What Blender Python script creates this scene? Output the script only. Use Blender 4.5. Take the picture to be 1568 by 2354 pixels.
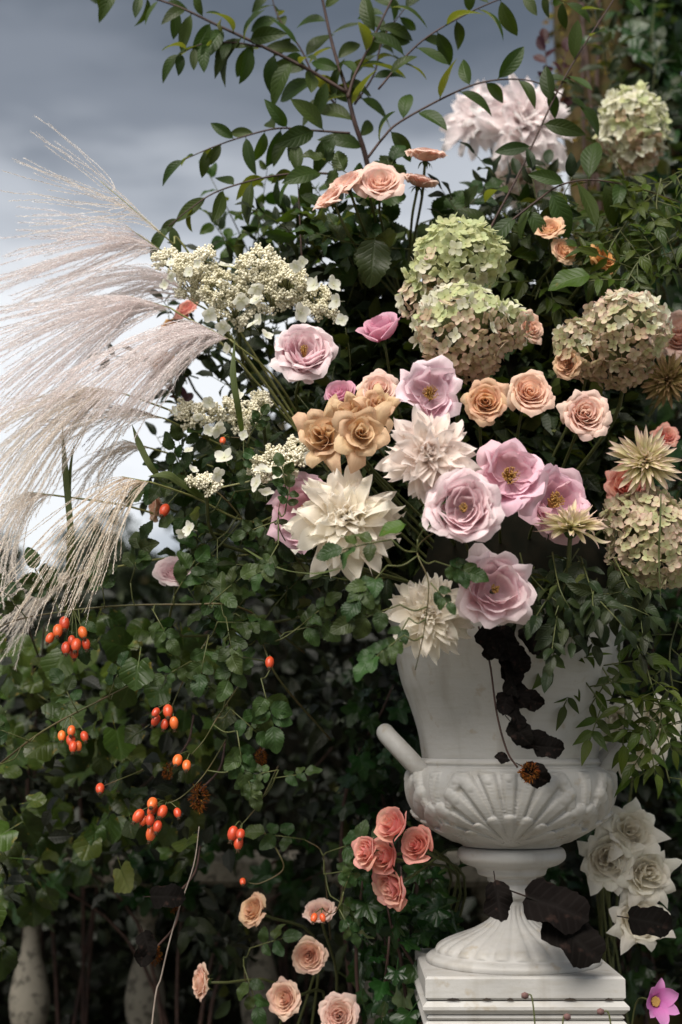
import bpy, math, random
import numpy as np
from mathutils import Vector, Matrix

random.seed(7)
RNG = np.random.default_rng(11)
scene = bpy.context.scene
for o in list(bpy.data.objects):
    bpy.data.objects.remove(o, do_unlink=True)

# ------------------------------------------------------------------ camera
W, H, F = 1568.0, 2354.0, 3267.0          # the photograph's frame and a 50 mm lens, in its own pixels
ZC = 1.05                                 # eye height above the terrace
TH = math.atan(523.0 / F)                 # the camera looks up a little: horizon at row 1700
cam_d = bpy.data.cameras.new('camera')
cam = bpy.data.objects.new('camera', cam_d)
scene.collection.objects.link(cam)
cam.location = (0, 0, ZC)
cam.rotation_euler = (math.pi / 2 + TH, 0, 0)
cam_d.sensor_fit = 'HORIZONTAL'
cam_d.sensor_width = 24.0
cam_d.lens = 24.0 * F / W
cam_d.clip_start = 0.05
cam_d.clip_end = 500.0
cam_d.dof.use_dof = True
cam_d.dof.focus_distance = 1.90
cam_d.dof.aperture_fstop = 3.2
scene.camera = cam
scene.render.resolution_x, scene.render.resolution_y = 682, 1024

# ------------------------------------------------------------------ light
SUN_EL, SUN_AZ = math.radians(52), math.radians(-158)   # azimuth from +Y clockwise: behind the camera, to its left
SUNV = Vector((math.sin(SUN_AZ) * math.cos(SUN_EL), math.cos(SUN_AZ) * math.cos(SUN_EL), math.sin(SUN_EL)))
sun_d = bpy.data.lights.new('sun', 'SUN')
sun_d.energy = 1.5
sun_d.angle = math.radians(42)
sun_d.color = (1.0, 0.94, 0.86)
sun = bpy.data.objects.new('sun', sun_d)
scene.collection.objects.link(sun)
sun.location = SUNV * 20
sun.rotation_euler = (-SUNV).to_track_quat('-Z', 'Y').to_euler()

world = bpy.data.worlds.new('World')
scene.world = world
world.use_nodes = True
WSTR = 0.1
CLOUD_SEED = 7.15
def build_world():
    nt = world.node_tree
    nt.nodes.clear()
    N, L = nt.nodes.new, nt.links.new
    out = N('ShaderNodeOutputWorld'); bg = N('ShaderNodeBackground')
    bg.inputs['Strength'].default_value = WSTR
    L(bg.outputs[0], out.inputs[0])
    sky = N('ShaderNodeTexSky'); sky.sky_type = 'NISHITA'; sky.sun_disc = False
    sky.sun_elevation = SUN_EL; sky.sun_rotation = SUN_AZ
    tc = N('ShaderNodeTexCoord')
    sep = N('ShaderNodeSeparateXYZ'); L(tc.outputs['Generated'], sep.inputs[0])
    def M(op, a, b=None):
        m = N('ShaderNodeMath'); m.operation = op
        for i, v in enumerate((a, b)):
            if v is None: continue
            if isinstance(v, (int, float)): m.inputs[i].default_value = v
            else: L(v, m.inputs[i])
        return m.outputs[0]
    zc = M('ADD', M('MAXIMUM', sep.outputs[2], 0.0), 0.16)
    comb = N('ShaderNodeCombineXYZ')
    L(M('DIVIDE', sep.outputs[0], zc), comb.inputs[0]); L(M('DIVIDE', sep.outputs[1], zc), comb.inputs[1])
    comb.inputs[2].default_value = CLOUD_SEED
    n1 = N('ShaderNodeTexNoise'); n1.inputs['Scale'].default_value = 0.62; n1.inputs['Detail'].default_value = 7
    n1.inputs['Roughness'].default_value = 0.54; n1.inputs['Distortion'].default_value = 0.4
    L(comb.outputs[0], n1.inputs['Vector'])
    # a cloud deck that thins out towards the horizon
    el = N('ShaderNodeMapRange'); L(sep.outputs[2], el.inputs['Value'])
    el.inputs['From Min'].default_value = 0.22; el.inputs['From Max'].default_value = 0.50
    el.inputs['To Min'].default_value = 0.66; el.inputs['To Max'].default_value = -0.04
    v = M('ADD', M('MULTIPLY', M('SUBTRACT', n1.outputs['Fac'], 0.5), 3.0), M('ADD', el.outputs[0], 0.22))
    ramp = N('ShaderNodeValToRGB'); L(v, ramp.inputs[0])
    cr = ramp.color_ramp; cr.interpolation = 'EASE'
    stops = [(0.06, (0.025, 0.029, 0.034)), (0.34, (0.056, 0.061, 0.069)), (0.58, (0.128, 0.134, 0.143)), (0.86, (0.222, 0.225, 0.229))]
    while len(cr.elements) < len(stops): cr.elements.new(0.5)
    for e, (p, c) in zip(cr.elements, stops):
        e.position = p; e.color = (*c, 1)
    sc = N('ShaderNodeVectorMath'); sc.operation = 'SCALE'; L(ramp.outputs[0], sc.inputs[0]); sc.inputs['Scale'].default_value = 1.0 / WSTR
    mx = N('ShaderNodeMix'); mx.data_type = 'RGBA'; mx.inputs[0].default_value = 0.96
    L(sky.outputs[0], mx.inputs[6]); L(sc.outputs[0], mx.inputs[7])
    L(mx.outputs[2], bg.inputs['Color'])
build_world()

scene.view_settings.view_transform = 'Standard'
scene.view_settings.look = 'None'
scene.view_settings.exposure = 2.05
scene.view_settings.gamma = 1.0
scene.view_settings.use_curve_mapping = False
scene.render.engine = 'CYCLES'
scene.cycles.use_denoising = True
scene.cycles.max_bounces = 10
scene.cycles.diffuse_bounces = 5
scene.cycles.transmission_bounces = 8
scene.cycles.transparent_max_bounces = 4

# ------------------------------------------------------------------ helpers
def unproject(px, py, d):
    """A photo pixel and a distance from the camera along the ground give a point."""
    u = (px - W / 2) / F; v = (H / 2 - py) / F
    c, s = math.cos(TH), math.sin(TH)
    t = d / (c - v * s)
    return Vector((t * u, d, ZC + t * (s + v * c)))
P = unproject
def S(d): return d / F                    # metres per photo pixel at that distance

def srgb(r, g, b):
    def f(c):
        c /= 255.0
        return c / 12.92 if c <= 0.04045 else ((c + 0.055) / 1.055) ** 2.4
    return (f(r), f(g), f(b))

link = scene.collection.objects.link
def empty(name, label, cat, loc=(0, 0, 0), group=None, mat=None, kind=None):
    o = bpy.data.objects.new(name, None)
    o.empty_display_size = 0.02
    link(o)
    if mat is not None: o.matrix_basis = mat
    else: o.location = loc
    if label: o['label'] = label
    if cat: o['category'] = cat
    if group: o['group'] = group
    if kind: o['kind'] = kind
    return o
def part(name, mesh, parent, mat=None, label=None, kind=None):
    o = bpy.data.objects.new(name, mesh)
    link(o)
    o.parent = parent
    if mat is not None: o.matrix_basis = mat
    if label: o['label'] = label
    if kind: o['kind'] = kind
    return o
def single(name, mesh, label, cat, mat=None, group=None, kind=None):
    o = bpy.data.objects.new(name, mesh)
    link(o)
    if mat is not None: o.matrix_basis = mat
    if label: o['label'] = label
    if cat: o['category'] = cat
    if group: o['group'] = group
    if kind: o['kind'] = kind
    return o

_gf = {}
def grid_faces(nu, nv):
    k = (nu, nv)
    if k not in _gf:
        _gf[k] = [(j * nu + i, j * nu + i + 1, (j + 1) * nu + i + 1, (j + 1) * nu + i) for j in range(nv - 1) for i in range(nu - 1)]
    return _gf[k]
def mk(name, verts, faces, mat, uv=None, smooth=True):
    me = bpy.data.meshes.new(name)
    v = np.asarray(verts, dtype=np.float32)
    if isinstance(faces, np.ndarray):
        n, k = faces.shape
        me.vertices.add(len(v)); me.vertices.foreach_set('co', v.ravel())
        me.loops.add(n * k); me.loops.foreach_set('vertex_index', faces.ravel().astype(np.int32))
        me.polygons.add(n); me.polygons.foreach_set('loop_start', np.arange(0, n * k, k, dtype=np.int32))
        me.update(calc_edges=True)
    else:
        me.from_pydata(v.tolist(), [], faces)
    if smooth: me.polygons.foreach_set('use_smooth', np.ones(len(me.polygons), dtype=bool))
    if uv is not None:
        lay = me.uv_layers.new(name='UVMap')
        li = np.empty(len(me.loops), dtype=np.int32); me.loops.foreach_get('vertex_index', li)
        lay.data.foreach_set('uv', np.asarray(uv, dtype=np.float32)[li].ravel())
    if mat is not None: me.materials.append(mat)
    return me

def unit(v):
    v = np.asarray(v, dtype=float); return v / max(np.linalg.norm(v), 1e-9)
def frame(origin, y, n, scale=1.0, sx=1.0):
    """Matrix whose +Y runs along y and whose +Z is as near n as it can be."""
    y = unit(y); x = np.cross(y, np.asarray(n, dtype=float))
    if np.linalg.norm(x) < 1e-4: x = np.cross(y, [0.3, -0.5, 0.8])
    x = unit(x); z = np.cross(x, y)
    m = Matrix(((x[0], y[0], z[0], 0), (x[1], y[1], z[1], 0), (x[2], y[2], z[2], 0), (0, 0, 0, 1)))
    return Matrix.Translation(Vector([float(a) for a in origin])) @ m @ Matrix.Diagonal((scale * sx, scale, scale, 1))
def facing(origin, z, scale=1.0, spin=0.0):
    """Matrix whose +Z looks along z."""
    q = Vector([float(a) for a in z]).normalized().to_track_quat('Z', 'Y')
    return Matrix.Translation(Vector([float(a) for a in origin])) @ q.to_matrix().to_4x4() @ Matrix.Rotation(spin, 4, 'Z') @ Matrix.Diagonal((scale, scale, scale, 1))

def catmull(pts, n=8):
    p = np.asarray(pts, dtype=float)
    if len(p) == 2:
        t = np.linspace(0, 1, n + 1)[:, None]; return p[0] * (1 - t) + p[1] * t
    q = np.vstack([2 * p[0] - p[1], p, 2 * p[-1] - p[-2]])
    out = []
    for i in range(1, len(q) - 2):
        t = np.linspace(0, 1, n, endpoint=False)[:, None]
        a, b, c, d = q[i - 1], q[i], q[i + 1], q[i + 2]
        out.append(0.5 * (2 * b + (c - a) * t + (2 * a - 5 * b + 4 * c - d) * t ** 2 + (3 * b - a - 3 * c + d) * t ** 3))
    out.append(p[-1][None])
    return np.vstack(out)
def tube_arrays(pts, r, sides=6):
    p = np.asarray(pts, dtype=float); n = len(p)
    r = np.broadcast_to(np.asarray(r, dtype=float), (n,)) if np.ndim(r) == 0 or len(np.atleast_1d(r)) == n else np.interp(np.linspace(0, 1, n), np.linspace(0, 1, len(r)), r)
    t = np.gradient(p, axis=0); t /= np.maximum(np.linalg.norm(t, axis=1, keepdims=True), 1e-9)
    a = np.cross(t[0], [0.13, 0.97, 0.21]); a /= np.linalg.norm(a)
    vs = []
    ang = np.arange(sides) / sides * 2 * math.pi
    for i in range(n):
        a = a - t[i] * a.dot(t[i]); a /= max(np.linalg.norm(a), 1e-9)
        b = np.cross(t[i], a)
        vs.append(p[i] + r[i] * (np.cos(ang)[:, None] * a + np.sin(ang)[:, None] * b))
    v = np.vstack(vs)
    f = [(j * sides + i, j * sides + (i + 1) % sides, (j + 1) * sides + (i + 1) % sides, (j + 1) * sides + i) for j in range(n - 1) for i in range(sides)]
    f.append(tuple(range(sides - 1, -1, -1))); f.append(tuple((n - 1) * sides + i for i in range(sides)))
    return v, f
def tube(name, pts, r, mat, sides=6):
    v, f = tube_arrays(pts, r, sides)
    return mk(name, v, f, mat)
def join(chunks):
    vs, fs, k = [], [], 0
    for v, f in chunks:
        vs.append(np.asarray(v)); fs += [tuple(i + k for i in q) for q in f]; k += len(v)
    return np.vstack(vs), fs
def box(x0, x1, y0, y1, z0, z1):
    v = [(x, y, z) for z in (z0, z1) for y in (y0, y1) for x in (x0, x1)]
    return np.array(v), [(0, 2, 3, 1), (4, 5, 7, 6), (0, 1, 5, 4), (2, 6, 7, 3), (0, 4, 6, 2), (1, 3, 7, 5)]
def lathe_arrays(prof, seg, disp=None):
    prof = np.asarray(prof, dtype=float); n = len(prof)
    a = np.arange(seg) / seg * 2 * math.pi
    A, R = np.meshgrid(a, prof[:, 0]); Z = np.repeat(prof[:, 1][:, None], seg, 1)
    if disp is not None: R = R + disp(A, R, Z)
    v = np.stack([R * np.cos(A), R * np.sin(A), Z], -1).reshape(-1, 3)
    f = [(j * seg + i, j * seg + (i + 1) % seg, (j + 1) * seg + (i + 1) % seg, (j + 1) * seg + i) for j in range(n - 1) for i in range(seg)]
    return v, f
def icos():
    p = (1 + 5 ** 0.5) / 2
    v = np.array([(-1, p, 0), (1, p, 0), (-1, -p, 0), (1, -p, 0), (0, -1, p), (0, 1, p), (0, -1, -p), (0, 1, -p), (p, 0, -1), (p, 0, 1), (-p, 0, -1), (-p, 0, 1)], float)
    f = [(0, 11, 5), (0, 5, 1), (0, 1, 7), (0, 7, 10), (0, 10, 11), (1, 5, 9), (5, 11, 4), (11, 10, 2), (10, 7, 6), (7, 1, 8), (3, 9, 4), (3, 4, 2), (3, 2, 6), (3, 6, 8), (3, 8, 9), (4, 9, 5), (2, 4, 11), (6, 2, 10), (8, 6, 7), (9, 8, 1)]
    return v / np.linalg.norm(v[0]), f
ICO_V, ICO_F = icos(); ICO_F = np.array(ICO_F)

# ------------------------------------------------------------------ materials
def nodes(name):
    m = bpy.data.materials.new(name); m.use_nodes = True
    nt = m.node_tree; nt.nodes.clear()
    out = nt.nodes.new('ShaderNodeOutputMaterial')
    return m, nt, nt.nodes.new, nt.links.new, out
def nmath(nt, op, a, b=None, c=None):
    m = nt.nodes.new('ShaderNodeMath'); m.operation = op
    for i, v in enumerate((a, b, c)):
        if v is None: continue
        if isinstance(v, (int, float)): m.inputs[i].default_value = v
        else: nt.links.new(v, m.inputs[i])
    return m.outputs[0]
def mixc(nt, fac, a, b, blend='MIX'):
    m = nt.nodes.new('ShaderNodeMix'); m.data_type = 'RGBA'; m.blend_type = blend
    for i, v in ((0, fac), (6, a), (7, b)):
        if isinstance(v, (int, float)): m.inputs[i].default_value = v
        elif isinstance(v, tuple): m.inputs[i].default_value = (*v, 1)
        else: nt.links.new(v, m.inputs[i])
    return m.outputs[2]
def rand_node(nt):
    oi = nt.nodes.new('ShaderNodeObjectInfo'); ge = nt.nodes.new('ShaderNodeNewGeometry')
    return nmath(nt, 'FRACT', nmath(nt, 'ADD', oi.outputs['Random'], ge.outputs['Random Per Island'])), ge

def leaf_mat(name, front, back, rough=0.42, trans=0.22, var=0.5, huevar=0.035, spots=0.0, spot_col=(0.12, 0.09, 0.03), veins=0.35, nside=7.0, spec=0.26):
    m, nt, N, L, out = nodes(name)
    front = tuple(c * 0.48 for c in front); back = tuple(c * 0.56 for c in back)
    rnd, ge = rand_node(nt)
    uvn = N('ShaderNodeUVMap'); sep = N('ShaderNodeSeparateXYZ'); L(uvn.outputs[0], sep.inputs[0])
    au = nmath(nt, 'ABSOLUTE', nmath(nt, 'SUBTRACT', sep.outputs[0], 0.5))
    # midrib and slanting side veins
    rib = nmath(nt, 'SUBTRACT', 1.0, nmath(nt, 'MINIMUM', nmath(nt, 'MULTIPLY', au, 16.0), 1.0))
    ph = nmath(nt, 'SUBTRACT', nmath(nt, 'MULTIPLY', sep.outputs[1], nside), nmath(nt, 'MULTIPLY', au, 4.0))
    sv = nmath(nt, 'POWER', nmath(nt, 'ABSOLUTE', nmath(nt, 'COSINE', nmath(nt, 'MULTIPLY', ph, math.pi))), 10.0)
    vein = nmath(nt, 'MAXIMUM', rib, nmath(nt, 'MULTIPLY', sv, 0.55))
    tc = N('ShaderNodeTexCoord')
    no = N('ShaderNodeTexNoise'); no.inputs['Scale'].default_value = 2.3; no.inputs['Detail'].default_value = 3
    L(tc.outputs['Object'], no.inputs['Vector'])
    col = mixc(nt, ge.outputs['Backfacing'], front, back)
    lite = tuple(min(1, c * 1.7 + 0.006) for c in front)
    col = mixc(nt, nmath(nt, 'MULTIPLY', vein, veins), col, lite)
    hs = N('ShaderNodeHueSaturation'); L(col, hs.inputs['Color'])
    L(nmath(nt, 'ADD', 0.5 - huevar, nmath(nt, 'MULTIPLY', rnd, 2 * huevar)), hs.inputs['Hue'])
    L(nmath(nt, 'ADD', 1 - var / 2, nmath(nt, 'MULTIPLY', nmath(nt, 'FRACT', nmath(nt, 'MULTIPLY', rnd, 7.31)), var)), hs.inputs['Value'])
    hs.inputs['Saturation'].default_value = 1.12
    c2 = hs.outputs[0]
    if spots > 0:
        mr = N('ShaderNodeMapRange'); L(no.outputs['Fac'], mr.inputs['Value'])
        mr.inputs['From Min'].default_value = 0.66 - spots * 0.2; mr.inputs['From Max'].default_value = 0.74 - spots * 0.2
        c2 = mixc(nt, nmath(nt, 'MULTIPLY', mr.outputs[0], 0.75), c2, spot_col)
    b = N('ShaderNodeBsdfPrincipled'); L(c2, b.inputs['Base Color'])
    L(nmath(nt, 'ADD', rough - 0.08, nmath(nt, 'MULTIPLY', no.outputs['Fac'], 0.2)), b.inputs['Roughness'])
    b.inputs['Specular IOR Level'].default_value = spec
    bump = N('ShaderNodeBump'); bump.inputs['Strength'].default_value = 0.35; bump.inputs['Distance'].default_value = 0.002; bump.invert = True
    L(nmath(nt, 'ADD', vein, nmath(nt, 'MULTIPLY', no.outputs['Fac'], 0.5)), bump.inputs['Height']); L(bump.outputs[0], b.inputs['Normal'])
    tr = N('ShaderNodeBsdfTranslucent'); L(mixc(nt, 1.0, c2, (1.6, 1.75, 0.7), 'MULTIPLY'), tr.inputs['Color'])
    mx = N('ShaderNodeMixShader'); mx.inputs[0].default_value = trans
    L(b.outputs[0], mx.inputs[1]); L(tr.outputs[0], mx.inputs[2]); L(mx.outputs[0], out.inputs[0])
    return m

def petal_mat(name, base, mid, tip, edge=None, back=None, trans=0.24, rough=0.6, var=0.10, huevar=0.012, streak=0.06, p1=0.45, stain=0.0, stain_col=None):
    m, nt, N, L, out = nodes(name)
    rnd, ge = rand_node(nt)
    uvn = N('ShaderNodeUVMap'); sep = N('ShaderNodeSeparateXYZ'); L(uvn.outputs[0], sep.inputs[0])
    rp = N('ShaderNodeValToRGB'); L(sep.outputs[1], rp.inputs[0]); cr = rp.color_ramp
    cr.elements[0].color = (*base, 1); cr.elements[1].color = (*tip, 1)
    e = cr.elements.new(p1); e.color = (*mid, 1)
    col = rp.outputs[0]
    if back is not None: col = mixc(nt, nmath(nt, 'MULTIPLY', ge.outputs['Backfacing'], 0.6), col, back)
    # fine streaks run along the petal
    mp = N('ShaderNodeMapping'); mp.inputs['Scale'].default_value = (26, 1.6, 1); L(uvn.outputs[0], mp.inputs[0])
    no = N('ShaderNodeTexNoise'); no.inputs['Scale'].default_value = 1.0; no.inputs['Detail'].default_value = 2
    ad = N('ShaderNodeVectorMath'); ad.operation = 'ADD'; L(mp.outputs[0], ad.inputs[0]); L(nmath(nt, 'MULTIPLY', rnd, 40.0), ad.inputs[1]); L(ad.outputs[0], no.inputs['Vector'])
    dk = tuple(c * 0.72 for c in mid)
    mr = N('ShaderNodeMapRange'); L(no.outputs['Fac'], mr.inputs['Value']); mr.inputs['From Min'].default_value = 0.42; mr.inputs['From Max'].default_value = 0.75
    col = mixc(nt, nmath(nt, 'MULTIPLY', mr.outputs[0], streak * 4), col, dk)
    if edge is not None:
        au = nmath(nt, 'MULTIPLY', nmath(nt, 'ABSOLUTE', nmath(nt, 'SUBTRACT', sep.outputs[0], 0.5)), 2.0)
        ed = nmath(nt, 'MAXIMUM', nmath(nt, 'POWER', au, 7.0), nmath(nt, 'POWER', sep.outputs[1], 9.0))
        n2 = N('ShaderNodeTexNoise'); n2.inputs['Scale'].default_value = 3.0; L(ad.outputs[0], n2.inputs['Vector'])
        col = mixc(nt, nmath(nt, 'MULTIPLY', ed, nmath(nt, 'ADD', 0.15, nmath(nt, 'MULTIPLY', n2.outputs['Fac'], 0.9))), col, edge)
    if stain > 0:
        tc = N('ShaderNodeTexCoord'); n3 = N('ShaderNodeTexNoise'); n3.inputs['Scale'].default_value = 5.0; L(tc.outputs['Object'], n3.inputs['Vector'])
        m3 = N('ShaderNodeMapRange'); L(n3.outputs['Fac'], m3.inputs['Value']); m3.inputs['From Min'].default_value = 0.56; m3.inputs['From Max'].default_value = 0.72
        col = mixc(nt, nmath(nt, 'MULTIPLY', m3.outputs[0], stain), col, stain_col)
    hs = N('ShaderNodeHueSaturation'); L(col, hs.inputs['Color'])
    L(nmath(nt, 'ADD', 0.5 - huevar, nmath(nt, 'MULTIPLY', rnd, 2 * huevar)), hs.inputs['Hue'])
    L(nmath(nt, 'ADD', 1 - var, nmath(nt, 'MULTIPLY', nmath(nt, 'FRACT', nmath(nt, 'MULTIPLY', rnd, 5.7)), var)), hs.inputs['Value'])
    b = N('ShaderNodeBsdfPrincipled'); L(hs.outputs[0], b.inputs['Base Color'])
    b.inputs['Roughness'].default_value = rough; b.inputs['Specular IOR Level'].default_value = 0.18
    bump = N('ShaderNodeBump'); bump.inputs['Strength'].default_value = 0.22; bump.inputs['Distance'].default_value = 0.0012
    L(no.outputs['Fac'], bump.inputs['Height']); L(bump.outputs[0], b.inputs['Normal'])
    tr = N('ShaderNodeBsdfTranslucent'); L(hs.outputs[0], tr.inputs['Color'])
    mx = N('ShaderNodeMixShader'); mx.inputs[0].default_value = trans + 0.19
    L(b.outputs[0], mx.inputs[1]); L(tr.outputs[0], mx.inputs[2]); L(mx.outputs[0], out.inputs[0])
    return m

def solid_mat(name, c1, c2=None, rough=0.6, scale=20.0, spec=0.3, bump=0.2, var=0.0, detail=5.0, each=None):
    m, nt, N, L, out = nodes(name)
    rnd, ge = rand_node(nt)
    tc = N('ShaderNodeTexCoord'); no = N('ShaderNodeTexNoise'); no.inputs['Scale'].default_value = scale; no.inputs['Detail'].default_value = detail
    L(tc.outputs['Object'], no.inputs['Vector'])
    mr = N('ShaderNodeMapRange'); L(no.outputs['Fac'], mr.inputs['Value']); mr.inputs['From Min'].default_value = 0.35; mr.inputs['From Max'].default_value = 0.65
    col = mixc(nt, mr.outputs[0], c1, c2 or c1)
    if each: col = mixc(nt, nmath(nt, 'POWER', rnd, 3.0), col, each)
    if var:
        hs = N('ShaderNodeHueSaturation'); L(col, hs.inputs['Color'])
        L(nmath(nt, 'ADD', 1 - var / 2, nmath(nt, 'MULTIPLY', rnd, var)), hs.inputs['Value']); col = hs.outputs[0]
    b = N('ShaderNodeBsdfPrincipled'); L(col, b.inputs['Base Color'])
    b.inputs['Roughness'].default_value = rough; b.inputs['Specular IOR Level'].default_value = spec
    if bump:
        bp = N('ShaderNodeBump'); bp.inputs['Strength'].default_value = bump; bp.inputs['Distance'].default_value = 0.004
        L(no.outputs['Fac'], bp.inputs['Height']); L(bp.outputs[0], b.inputs['Normal'])
    L(b.outputs[0], out.inputs[0])
    return m

MT = {}
MT['cotoneaster'] = leaf_mat('cotoneaster leaf', srgb(76, 94, 50), srgb(140, 142, 80), rough=0.45, trans=0.32, var=0.55, huevar=0.02, nside=8)
MT['rose_leaf'] = leaf_mat('rose leaf', srgb(66, 86, 46), srgb(126, 138, 94), rough=0.45, trans=0.16, var=0.6, huevar=0.035, nside=7)
MT['bright_leaf'] = leaf_mat('bright leaf', srgb(84, 110, 48), srgb(128, 142, 84), rough=0.42, trans=0.28, var=0.6, huevar=0.03, spots=0.25, spot_col=srgb(120, 100, 40))
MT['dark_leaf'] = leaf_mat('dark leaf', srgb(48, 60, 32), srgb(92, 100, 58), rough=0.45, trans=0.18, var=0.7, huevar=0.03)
MT['jasmine'] = leaf_mat('jasmine leaf', srgb(82, 98, 42), srgb(112, 122, 66), rough=0.4, trans=0.28, var=0.6, huevar=0.02, nside=4)
MT['ivy'] = leaf_mat('ivy leaf', srgb(48, 74, 38), srgb(120, 138, 100), rough=0.3, trans=0.15, var=0.7, huevar=0.02, nside=3)
MT['broad'] = leaf_mat('broad leaf', srgb(76, 92, 46), srgb(128, 138, 94), rough=0.36, trans=0.24, var=1.2, huevar=0.03, spots=0.3, spot_col=srgb(130, 110, 50), nside=5)
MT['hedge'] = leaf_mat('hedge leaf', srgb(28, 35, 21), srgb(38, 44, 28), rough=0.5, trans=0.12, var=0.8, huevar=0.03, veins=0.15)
MT['far'] = leaf_mat('far tree leaf', srgb(62, 74, 52), srgb(78, 88, 66), rough=0.6, trans=0.15, var=0.7, huevar=0.02, veins=0.1)
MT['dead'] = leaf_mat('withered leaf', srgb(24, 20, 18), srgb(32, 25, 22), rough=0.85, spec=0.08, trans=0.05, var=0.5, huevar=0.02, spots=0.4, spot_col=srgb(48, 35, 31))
MT['moss'] = leaf_mat('bark moss', srgb(132, 116, 60), srgb(120, 108, 60), rough=0.9, trans=0.1, var=0.7, huevar=0.03, veins=0.0)
MT['rusty'] = leaf_mat('rusty dry tuft', srgb(150, 96, 56), srgb(110, 66, 38), rough=0.9, trans=0.15, var=0.8, huevar=0.02, veins=0.0)
MT['plum'] = leaf_mat('plum leaf', srgb(70, 34, 40), srgb(96, 46, 50), rough=0.45, trans=0.2, var=0.6, huevar=0.02)
MT['blade'] = leaf_mat('grass blade', srgb(116, 128, 84), srgb(130, 138, 100), rough=0.5, trans=0.25, var=0.3, huevar=0.01, nside=0)
MT['sepal'] = leaf_mat('sepal', srgb(84, 104, 60), srgb(110, 124, 80), rough=0.5, trans=0.15, var=0.3, nside=0)
MT['twig'] = solid_mat('brown twig', srgb(50, 37, 34), srgb(72, 52, 46), 0.6, 60)
MT['green_stem'] = solid_mat('green stem', srgb(66, 74, 40), srgb(84, 86, 50), 0.5, 40)
MT['cane'] = solid_mat('briar cane', srgb(74, 77, 43), srgb(84, 68, 45), 0.5, 30)
MT['grass_stem'] = solid_mat('grass stem', srgb(112, 116, 68), srgb(134, 132, 84), 0.5, 40)
def raceme_mat(name, c1, c2):
    m, nt, N, L, out = nodes(name)
    rnd, ge = rand_node(nt)
    col = mixc(nt, rnd, c1, c2)
    b = N('ShaderNodeBsdfDiffuse'); L(col, b.inputs['Color'])
    tr = N('ShaderNodeBsdfTranslucent'); L(col, tr.inputs['Color'])
    mx = N('ShaderNodeMixShader'); mx.inputs[0].default_value = 0.45
    L(b.outputs[0], mx.inputs[1]); L(tr.outputs[0], mx.inputs[2]); L(mx.outputs[0], out.inputs[0])
    return m
MT['raceme_tan'] = raceme_mat('tan raceme', srgb(250, 246, 241), srgb(228, 217, 207))
MT['raceme_mauve'] = raceme_mat('mauve raceme', srgb(252, 249, 248), srgb(230, 219, 218))
MT['raceme_pale'] = raceme_mat('pale raceme', srgb(250, 245, 236), srgb(226, 210, 192))
MT['raceme_maroon'] = raceme_mat('maroon raceme', srgb(128, 66, 70), srgb(96, 50, 56))
MT['stamen'] = solid_mat('stamen', srgb(190, 154, 88), srgb(150, 108, 54), 0.7, 200, bump=0)
MT['hip'] = solid_mat('rose hip skin', srgb(196, 58, 36), srgb(180, 74, 40), 0.3, 40, spec=0.45, bump=0.1, var=0.35, each=srgb(204, 104, 46))
MT['hip_tip'] = solid_mat('rose hip tip', srgb(58, 44, 34), srgb(84, 62, 40), 0.8, 80)
MT['lacebud'] = solid_mat('hydrangea bud', srgb(218, 212, 184), srgb(236, 231, 212), 0.7, 30, spec=0.15, bump=0, var=0.25)
MT['lacestem'] = solid_mat('panicle stem', srgb(150, 152, 104), srgb(170, 168, 124), 0.6, 30)
MT['moss_ball'] = solid_mat('dried flower head', srgb(112, 70, 40), srgb(70, 44, 28), 0.9, 90, bump=0.8)
MT['core'] = solid_mat('shade core', srgb(20, 21, 16), srgb(28, 26, 20), 0.95, 40, spec=0.05, bump=0.5)  # near-black colour stands in for deep shade inside hedge and flowers
# ------------------------------------------------------------------ leaf shapes (unit length along +Y, face +Z)
def sm(a, b, x):
    t = np.clip((x - a) / (b - a), 0, 1); return t * t * (3 - 2 * t)
def leaf_mesh(name, mat, width=0.36, peak=0.45, tip=1.0, fold=0.22, arch=0.25, serr=0.0, nu=5, nv=10, twist=0.0, wave=0.0, seed=0, petiole=0.06):
    r = np.random.default_rng(seed)
    v = np.linspace(0, 1, nv); u = np.linspace(-1, 1, nu)
    a = math.log(0.5) / math.log(peak)
    hw = width / 2 * np.sin(math.pi * v ** a) ** (0.75 * tip)
    if serr: hw = hw * (1 + serr * np.where(np.arange(nv) % 2 == 0, 1, -1) * np.sin(math.pi * v) ** 0.4)
    hw[0] = 0.006; hw[-1] = 0.004
    U, V = np.meshgrid(u, v); HW = hw[:, None]
    X = U * HW
    Z = fold * np.abs(X) - arch * (V - 0.15) ** 2 + 0.0
    Z = Z + wave * np.sin(V * 9 + r.uniform(0, 6)) * np.abs(U) * HW * 2
    tw = twist * (V - 0.3)
    X2 = X * np.cos(tw) - Z * np.sin(tw) * 0.3; Z2 = Z + X * np.sin(tw)
    Y = petiole + V * (1 - petiole) - 0.06 * arch * V ** 2 + 0.0 * X
    verts = np.stack([X2, Y, Z2], -1).reshape(-1, 3)
    uv = np.stack([(U + 1) / 2, V], -1).reshape(-1, 2)
    faces = list(grid_faces(nu, nv))
    if petiole > 0:                                    # a short stalk
        k = len(verts); w = 0.012
        verts = np.vstack([verts, [(-w, 0, 0), (w, 0, 0), (0, 0, -w * 1.4), (-w, petiole + .02, 0), (w, petiole + .02, 0), (0, petiole + .02, -w * 1.4)]])
        uv = np.vstack([uv, [(0.5, 0)] * 6])
        faces += [(k, k + 1, k + 4, k + 3), (k + 1, k + 2, k + 5, k + 4), (k + 2, k, k + 3, k + 5)]
    return mk(name, verts, faces, mat, uv)
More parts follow.
